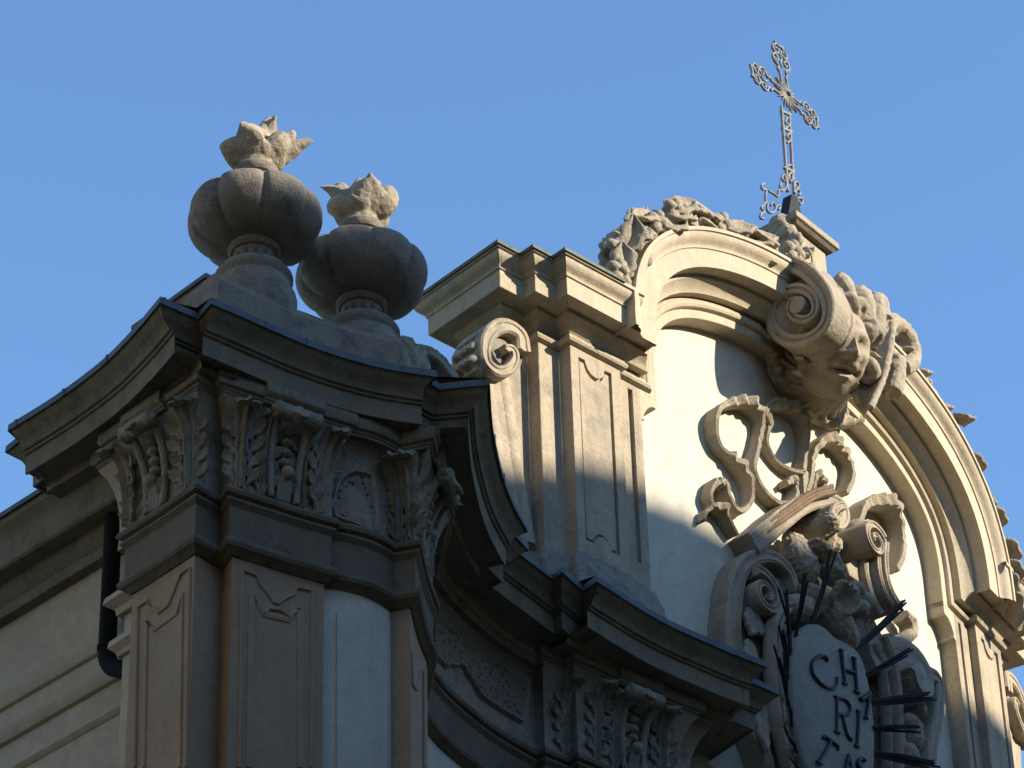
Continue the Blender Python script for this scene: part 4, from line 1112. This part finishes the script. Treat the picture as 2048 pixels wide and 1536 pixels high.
# ------------------------------------------------------------------ fluttering ribbon
rb = empty('ribbon', fac(*fp(1600, 950, OW), OW), 'carved stone ribbon in loops with a forked tail on the white wall', 'ribbon')
def ribbon(pts, hw=.03, o1=-.10, taper=None):
    mb = MB()
    P = cr(fpx(c3(pts), OW + .09), 10); N = len(P); rows = []
    L = 0
    for i in range(N):
        a = P[max(0, i - 1)]; c = P[min(N - 1, i + 1)]; d = (c - a) / (np.linalg.norm(c - a) + 1e-9); nn = np.array([-d[1], d[0]])
        if i: L += np.linalg.norm(P[i] - P[i - 1])
        w = hw * (1 if taper is None else taper[0] + (taper[1] - taper[0]) * i / (N - 1))
        k_ = 9; cz_ = 2 * P[i][1] - P[max(0, i - k_)][1] - P[min(N - 1, i + k_)][1]
        fl_ = abs(d[0]) * max(0.0, min(1.0, cz_ / .05)); w = w * (.8 + .95 * fl_ ** 2)                      # pleats where the band runs across
        wv = 1 + .07 * fl_ * sin(L * 46 + 1.2 * sin(L * 5))
        oo = o1 + .02 * fl_ + .026 * fl_ * sin(L * 46 + 1.2 * sin(L * 5) + 1) + .02 * sin(L * 9)
        q = lambda k, o: fac(P[i][0] + nn[0] * w * k, P[i][1] + nn[1] * w * k, o)
        rows.append([q(-.8, OW - .03), q(-1.0 * wv, oo - .03), q(-.85 * wv, oo - .006), q(-.5, oo), q(0, oo - .01), q(.5, oo), q(.85 * wv, oo - .006), q(1.0 * wv, oo - .03), q(.8, OW - .03)])
    mb.grid(rows, closed_u=True, caps=True)
    mb.build('ribbon_band', M_CARV, rb, smooth=38, disp=.008, dsize=.06)
ribbon([(150, 640), (190, 650), (215, 730), (270, 800), (330, 800), (365, 730), (335, 600), (265, 490), (180, 410), (140, 300), (150, 205), (225, 150), (330, 140), (405, 200), (430, 285), (410, 400), (370, 520), (390, 600), (450, 680), (540, 765), (610, 755), (640, 690), (630, 625), (585, 640)], .031)
ribbon([(190, 650), (150, 630), (115, 700), (130, 780), (100, 810), (90, 860)], .028, -.12, (1, .7))
ribbon([(130, 770), (190, 800), (235, 880), (285, 955)], .028, -.12, (1, .8))
ribbon([(480, 290), (440, 200), (500, 155), (590, 160), (655, 210), (695, 295), (705, 400), (695, 500), (670, 570)], .033)
ribbon([(480, 200), (490, 270), (470, 310), (475, 390), (530, 480), (600, 545), (670, 580)], .026, -.13)
ribbon([(700, 700), (720, 600), (745, 500), (770, 420), (810, 375), (870, 375), (930, 430), (975, 520), (970, 620), (945, 700)], .036)
ribbon([(690, 560), (690, 650), (700, 740)], .065, -.12)
ribbon([(760, 690), (765, 600), (800, 585), (835, 640), (815, 690)], .026, -.14)
ribbon([(985, 900), (1010, 810), (1070, 765), (1140, 760), (1200, 785), (1235, 850), (1260, 930), (1262, 1020), (1240, 1110), (1220, 1180)], .04, -.04)

# ------------------------------------------------------------------ cartouche with the tablet
ca = empty('cartouche', fac(*fp(1680, 1500, OW), OW), 'large scrolled stone cartouche with iron rays round an oval tablet reading CHARITAS', 'cartouche')
mb = MB()
bpl = fpx(c4([(230, 420), (420, 330), (620, 330), (780, 290), (960, 330), (1060, 480), (1100, 600), (1180, 760), (1280, 900), (1400, 1000), (1420, 1200), (1400, 1650), (440, 1650), (380, 1350), (290, 1050), (230, 740)]), OW + .15)
mb.prism([fac(s, z, OW + .16) for s, z in bpl], [fac(s, z, OW - .05) for s, z in bpl]); mb.build('back_plate', M_PIT, ca, bevel=.02)
CO = .08
C1 = -.03
mb = MB(); strap(mb, fpx(c4([(610, 430), (588, 310), (515, 222), (425, 190), (335, 212), (268, 285), (232, 395), (217, 520), (208, 650), (222, 800), (270, 1000), (350, 1250), (430, 1450), (470, 1640)]), C1), .075, OW - .02, C1, n=7); mb.build('left_scroll', M_CARV, ca, bevel=.006, disp=.012, dsize=.07)
mb = MB(); strap(mb, fpx(c4([(600, 420), (570, 320), (510, 248), (430, 222), (350, 245), (296, 310), (268, 410), (256, 530), (250, 650), (262, 800)]), C1 + .02), .018, OW, C1 + .025, n=7); mb.build('scroll_fillet', M_CARV, ca, disp=.005, dsize=.05)
mb = MB(); strap(mb, fpx(c4([(160, 345), (215, 255), (300, 190), (380, 165)]), OW + .08), .032, OW - .02, C1 - .05, n=6); mb.build('scroll_stain_edge', M_RUST, ca, disp=.012, dsize=.05)
vc = fp(*c4([(405, 440)])[0], CO - .05)
mb = MB(); strap(mb, spiral(vc, .22, .03, 1.6, 2.0, -1), .05, OW, CO - .01, taper=(1, .5), n=2); mb.build('inner_volute', M_CARV, ca, disp=.006, dsize=.05)
mb = MB()
for pts in ([(355, 530), (320, 600), (330, 680)], [(370, 540), (400, 600), (390, 680)], [(340, 720), (360, 830), (350, 930)], [(420, 1100), (380, 1250), (400, 1400)]):
    a_, b_ = fpx(c4([pts[0], pts[-1]]), CO - .08); dd_ = np.array(b_) - np.array(a_)
    leaf(mb, fac(a_[0], a_[1], CO - .14), fdir(0, dd_[0], dd_[1], 0), fdir(0, 0, 0, 1), float(np.linalg.norm(dd_)) * 1.2, .10, .15, .03, 3, .35)
mb.build('leaf_drop', M_CARV, ca, sculpt=.013, disp=.012, dsize=.05)
for pts, r in (([(510, 520), (455, 620), (440, 800), (450, 1000), (480, 1250), (530, 1450), (570, 1650)], .035), ([(545, 545), (490, 640), (475, 800), (485, 1000), (515, 1250), (565, 1450), (610, 1650)], .03), ([(1120, 720), (1180, 860), (1210, 1000), (1225, 1200), (1230, 1450), (1225, 1650)], .05), ([(1080, 760), (1140, 900), (1170, 1100), (1180, 1300), (1180, 1650)], .03)):
    mb = MB(); mb.tube([fac(p[0], p[1], CO - .06) for p in cr(fpx(c4(pts), CO - .06), 5)], r, 10, flat=(tuple(fdir(0, 0, 0, 1)), 2.0)); mb.build('frame_moulding', M_CARV, ca, disp=.008, dsize=.06)
# wheat-like leaves beside the tablet
for side, pts in ((-1, [(540, 620), (525, 760), (530, 900), (545, 1040), (560, 1180), (590, 1320), (620, 1460)]), (1, [(1270, 1180), (1290, 1290), (1300, 1400), (1300, 1500)])):
    mb = MB()
    pq = fpx(c4(pts), CO - .05)
    mb.tube([fac(p[0], p[1], CO - .1) for p in pq], .05, 8)
    for s, z in pq:
        for k in (-1, 1): leaf(mb, fac(s - .03, z - .08, CO - .14), fdir(0, .3 * k, 1, .1), fdir(0, 0, 0, 1), .22, .06, .1, .03, 1, .35)
    mb.build('leaf_spray', M_CARV, ca, sculpt=.014, disp=.015, dsize=.05)
# rolled crest, stained brown on its back
mb = MB(); strap(mb, fpx(c3([(470, 965), (560, 890), (650, 810), (760, 735), (870, 715), (950, 760), (955, 840), (905, 890), (855, 860), (860, 800), (900, 790)]), .12), .085, OW, [.0, .22], taper=(1.2, .5)); mb.build('crest_roll', M_CARV, ca, disp=.012, dsize=.06)
mb = MB(); strap(mb, fpx(c3([(455, 950), (520, 880), (620, 800), (730, 720), (830, 695)]), .05), .05, OW, [-.02, .16]); mb.build('crest_stain', M_RUST, ca, disp=.015, dsize=.05)
mb = MB()
for x, y, a, b, o_ in ((880, 860, .10, .09, .22), (840, 900, .09, .08, .15), (700, 1060, .17, .22, .0), (740, 1130, .15, .18, .02), (860, 960, .10, .16, -.02), (900, 1010, .1, .1, -.05), (1010, 1060, .12, .14, -.05)):
    s, z = fp(*c3([(x, y)])[0], o_); facball(mb, s, z, o_ - .08, a, b, .14)
for k, (x, y) in enumerate([(840, 1030), (865, 1060), (890, 1090), (905, 1120), (915, 1150), (915, 1180)]):
    s, z = fp(*c3([(x, y)])[0], .15); facball(mb, s, z, .08, .13, .045, .12, -.5)
mb.build('crest_carving', M_CARV, ca, sculpt=.010, disp=.035, dsize=.04)
mb = MB()
bo = .16
s, z = fp(*c4([(900, 560)])[0], bo)
facball(mb, s, z, .0, .42, .16, .2, -.45)
s2, z2 = fp(*c4([(720, 490)])[0], bo); facball(mb, s2, z2, -.02, .25, .14, .16, .3)
s3, z3 = fp(*c4([(880, 500)])[0], .2)
for k in range(7):
    a = .2 + 2.2 * k / 6
    leaf(mb, fac(s3, z3 - .02, .12), fdir(0, cos(a), sin(a), .5), fdir(0, 0, .2, 1), .30, .075, .3, .025, 1, .45)
for x, y in ((1000, 400), (1050, 470), (1030, 520), (960, 420)):
    s, z = fp(*c4([(x, y)])[0], .1); facball(mb, s, z, .06, .10, .08, .1)
mb.build('shell_crest', M_CARV, ca, sculpt=.010, disp=.02, dsize=.05)
# right volute and straps
vr = fp(*c3([(1150, 985)])[0], .2)
mb = MB(); strap(mb, [tuple(vr + np.array([.02, .0]))][:0] + spiral(vr, .19, .03, 1.5, .6, 1), .045, -.12, .2, taper=(1, .5), n=2); mb.build('right_volute', M_CARV, ca, disp=.006, dsize=.05)
mb = MB(); s, z = fp(*c3([(1050, 960)])[0], .0); facball(mb, s, z, -.05, .16, .17, .2); facball(mb, vr[0], vr[1], -.05, .17, .17, .12); mb.build('volute_roll', M_CARV, ca, disp=.012, dsize=.06)
for pts, hw, o_ in (([(1215, 985), (1210, 1100), (1225, 1230), (1265, 1330), (1310, 1390)], .04, .16), ([(1165, 1080), (1172, 1180), (1205, 1300), (1255, 1380)], .035, .16), ([(1120, 1080), (1125, 1200), (1160, 1330), (1200, 1420)], .10, .08)):
    mb = MB(); strap(mb, fpx(c3(pts), o_), hw, OW, o_); mb.build('right_strap', M_CARV, ca, bevel=.004, disp=.008, dsize=.06)
mb = MB(); q = fpx(c3([(960, 1130), (1080, 1080), (1080, 1180), (1040, 1240), (980, 1200)]), .0); mb.prism([fac(s, z, .0) for s, z in q], [fac(s, z, OW) for s, z in q]); mb.build('strap_web', M_CARV, ca, bevel=.01)
mb = MB(); P = cr(fpx(c4([(1265, 575), (1315, 630), (1315, 700), (1260, 735), (1200, 755), (1160, 715)]), OW + .12), 5)
mb.tube([fac(p[0], p[1], OW + .12) for p in P], .062, 9, flat=(tuple(fdir(0, 0, 0, 1)), 1.6)); P = fpx(c4([(1265, 720), (1275, 760), (1285, 800)]), OW + .1); mb.tube([fac(p[0], p[1], OW + .1) for p in P], .06, 8)
mb.build('hook_curl', M_CARV, ca, sculpt=.013, disp=.025, dsize=.05)
# lower right roll
mb = MB(); strap(mb, fpx(c4([(1120, 800), (1230, 810), (1330, 820), (1400, 900), (1400, 980), (1340, 1020)]), .1), .16, OW, [.05, .18]); mb.build('side_roll', M_CARV, ca, bevel=.008, disp=.012, dsize=.08)
mb = MB(); strap(mb, fpx(c4([(1330, 1010), (1400, 950), (1470, 945), (1515, 1000), (1515, 1100), (1500, 1250), (1470, 1400), (1455, 1650)]), .1), .07, OW, .12); mb.build('right_scroll', M_CARV, ca, bevel=.006, disp=.01, dsize=.08)
mb = MB()
for x, y, a, b in ((1425, 1030, .12, .08), (1420, 1080, .12, .08), (1400, 1150, .12, .12), (1370, 1260, .14, .12), (1390, 1350, .12, .14), (1350, 1450, .14, .14), (1400, 1530, .14, .14)):
    s, z = fp(*c4([(x, y)])[0], .05); facball(mb, s, z, -.03, a, b, .12)
mb.build('scroll_carving', M_CARV, ca, sculpt=.011, disp=.035, dsize=.05)
# oval tablet
TO = .10
tl = [(640, 665), (690, 622), (740, 612), (800, 640), (870, 705), (960, 748), (1020, 812), (1060, 920), (1090, 1080), (1110, 1250), (1115, 1400), (1105, 1600), (1060, 1750), (960, 1830), (830, 1790), (740, 1680), (680, 1540), (640, 1400), (608, 1250), (592, 1100), (585, 950), (590, 800), (610, 710)]
tp = [tuple(p) for p in cr(fpx(c4(tl), TO), 4, closed=True)]
tcx = sum(p[0] for p in tp) / len(tp); tcz = sum(p[1] for p in tp) / len(tp)
mb = MB()
def tring(k, o): return [fac(tcx + (p[0] - tcx) * k, tcz + (p[1] - tcz) * k, o) for p in tp]
mb.grid([tring(1.0, OW), tring(1.0, TO - .05), tring(.985, TO - .02), tring(.95, TO - .003), tring(.6, TO + .012), tring(.2, TO + .02)], closed_u=True, caps=True)
tab = mb.build('tablet', M_TAB, ca, smooth=50)
LETT = {'C': [[(800, 862), (795, 838), (760, 828), (720, 850), (702, 890), (710, 940), (745, 990), (790, 1025), (830, 1034), (858, 1012), (862, 965)]],
        'H': [[(890, 790), (901, 900), (912, 1003)], [(970, 840), (980, 940), (990, 1057)], [(900, 912), (985, 938)], [(878, 788), (905, 797)], [(897, 1000), (930, 1008)], [(958, 838), (985, 848)], [(972, 1050), (1006, 1064)]],
        'A': [[(1068, 1060), (1040, 1085), (1016, 1108)], [(1070, 1060), (1060, 1140), (1047, 1222)], [(1043, 1088), (1062, 1125)], [(1036, 1215), (1058, 1228)], [(1006, 1090), (1026, 1118)]],
        'R': [[(860, 1090), (861, 1200), (860, 1310)], [(862, 1094), (912, 1106), (944, 1150), (935, 1195), (868, 1198)], [(893, 1200), (915, 1290), (930, 1335), (957, 1362)], [(846, 1085), (880, 1095)], [(845, 1303), (880, 1318)]],
        'I': [[(1000, 1178), (996, 1290), (989, 1400)], [(988, 1172), (1012, 1186)], [(976, 1392), (1004, 1406)]],
        'T': [[(825, 1362), (790, 1430), (745, 1503)], [(778, 1334), (825, 1365), (872, 1402)], [(730, 1494), (766, 1516)], [(778, 1334), (775, 1352)], [(872, 1402), (868, 1424)]],
        'A2': [[(934, 1452), (922, 1520), (905, 1590)], [(934, 1452), (948, 1520), (966, 1600)], [(918, 1530), (954, 1542)]],
        'S': [[(1040, 1500), (1034, 1480), (1008, 1480), (992, 1505), (1004, 1535), (1034, 1556), (1034, 1590), (1000, 1600)]]}
for k, strokes in LETT.items():
    L_ = empty('letter', fac(tcx, tcz, TO), parent=None)
    L_.parent = ca; L_.location = (0, 0, 0)
    COL.objects.unlink(L_); bpy.data.objects.remove(L_)
    mb = MB()
    for st_ in strokes:
        P = fpx(c4(st_), TO + .02); P = cr(P, 4) if len(P) > 2 else P
        mb.tube([fac(p[0], p[1], TO + .026) for p in P], .0165 if len(st_) > 2 else .014, 8, flat=(tuple(fdir(0, 0, 0, 1)), 1.1))
    lo_ = mb.build('letter', M_BRONZE, None, sculpt=.006)
    lo_.parent = tab; lo_.matrix_parent_inverse = Matrix.Translation(-Vector(ca.location))
# iron rays
RAYS = [((600, 760), (535, 405), 4), ((640, 660), (655, 320), 3), ((745, 600), (840, 160), 4), ((1015, 780), (1300, 490), 4), ((1075, 945), (1320, 800), 3), ((1100, 1112), (1455, 1085), 4), ((1118, 1275), (1395, 1290), 3), ((1125, 1430), (1490, 1525), 4), ((578, 910), (520, 650), 3), ((578, 1080), (492, 790), 3), ((600, 1220), (528, 1070), 3), ((632, 1400), (545, 1300), 3), ((690, 1600), (570, 1470), 3)]
for a_, b_, n in RAYS:
    A_ = fp(*c4([a_])[0], .14); B_ = fp(*c4([b_])[0], .30)
    for k in range(n):
        f = (k - (n - 1) / 2)
        dd_ = np.array(B_) - np.array(A_); L = np.linalg.norm(dd_); pe = np.array([-dd_[1], dd_[0]]) / L
        e = np.array(B_) + pe * f * .022 + dd_ / L * RND.uniform(-.07, .05); s_ = np.array(A_) + pe * f * .010 - dd_ / L * .06
        mb = MB(); mb.tube([fac(s_[0], s_[1], .06), fac((s_[0] + e[0]) / 2, (s_[1] + e[1]) / 2, .19 + .01 * f), fac(e[0], e[1], .30 + RND.uniform(-.03, .03))], [.011, .013, .010], 7); mb.build('ray', M_IRON, ca)
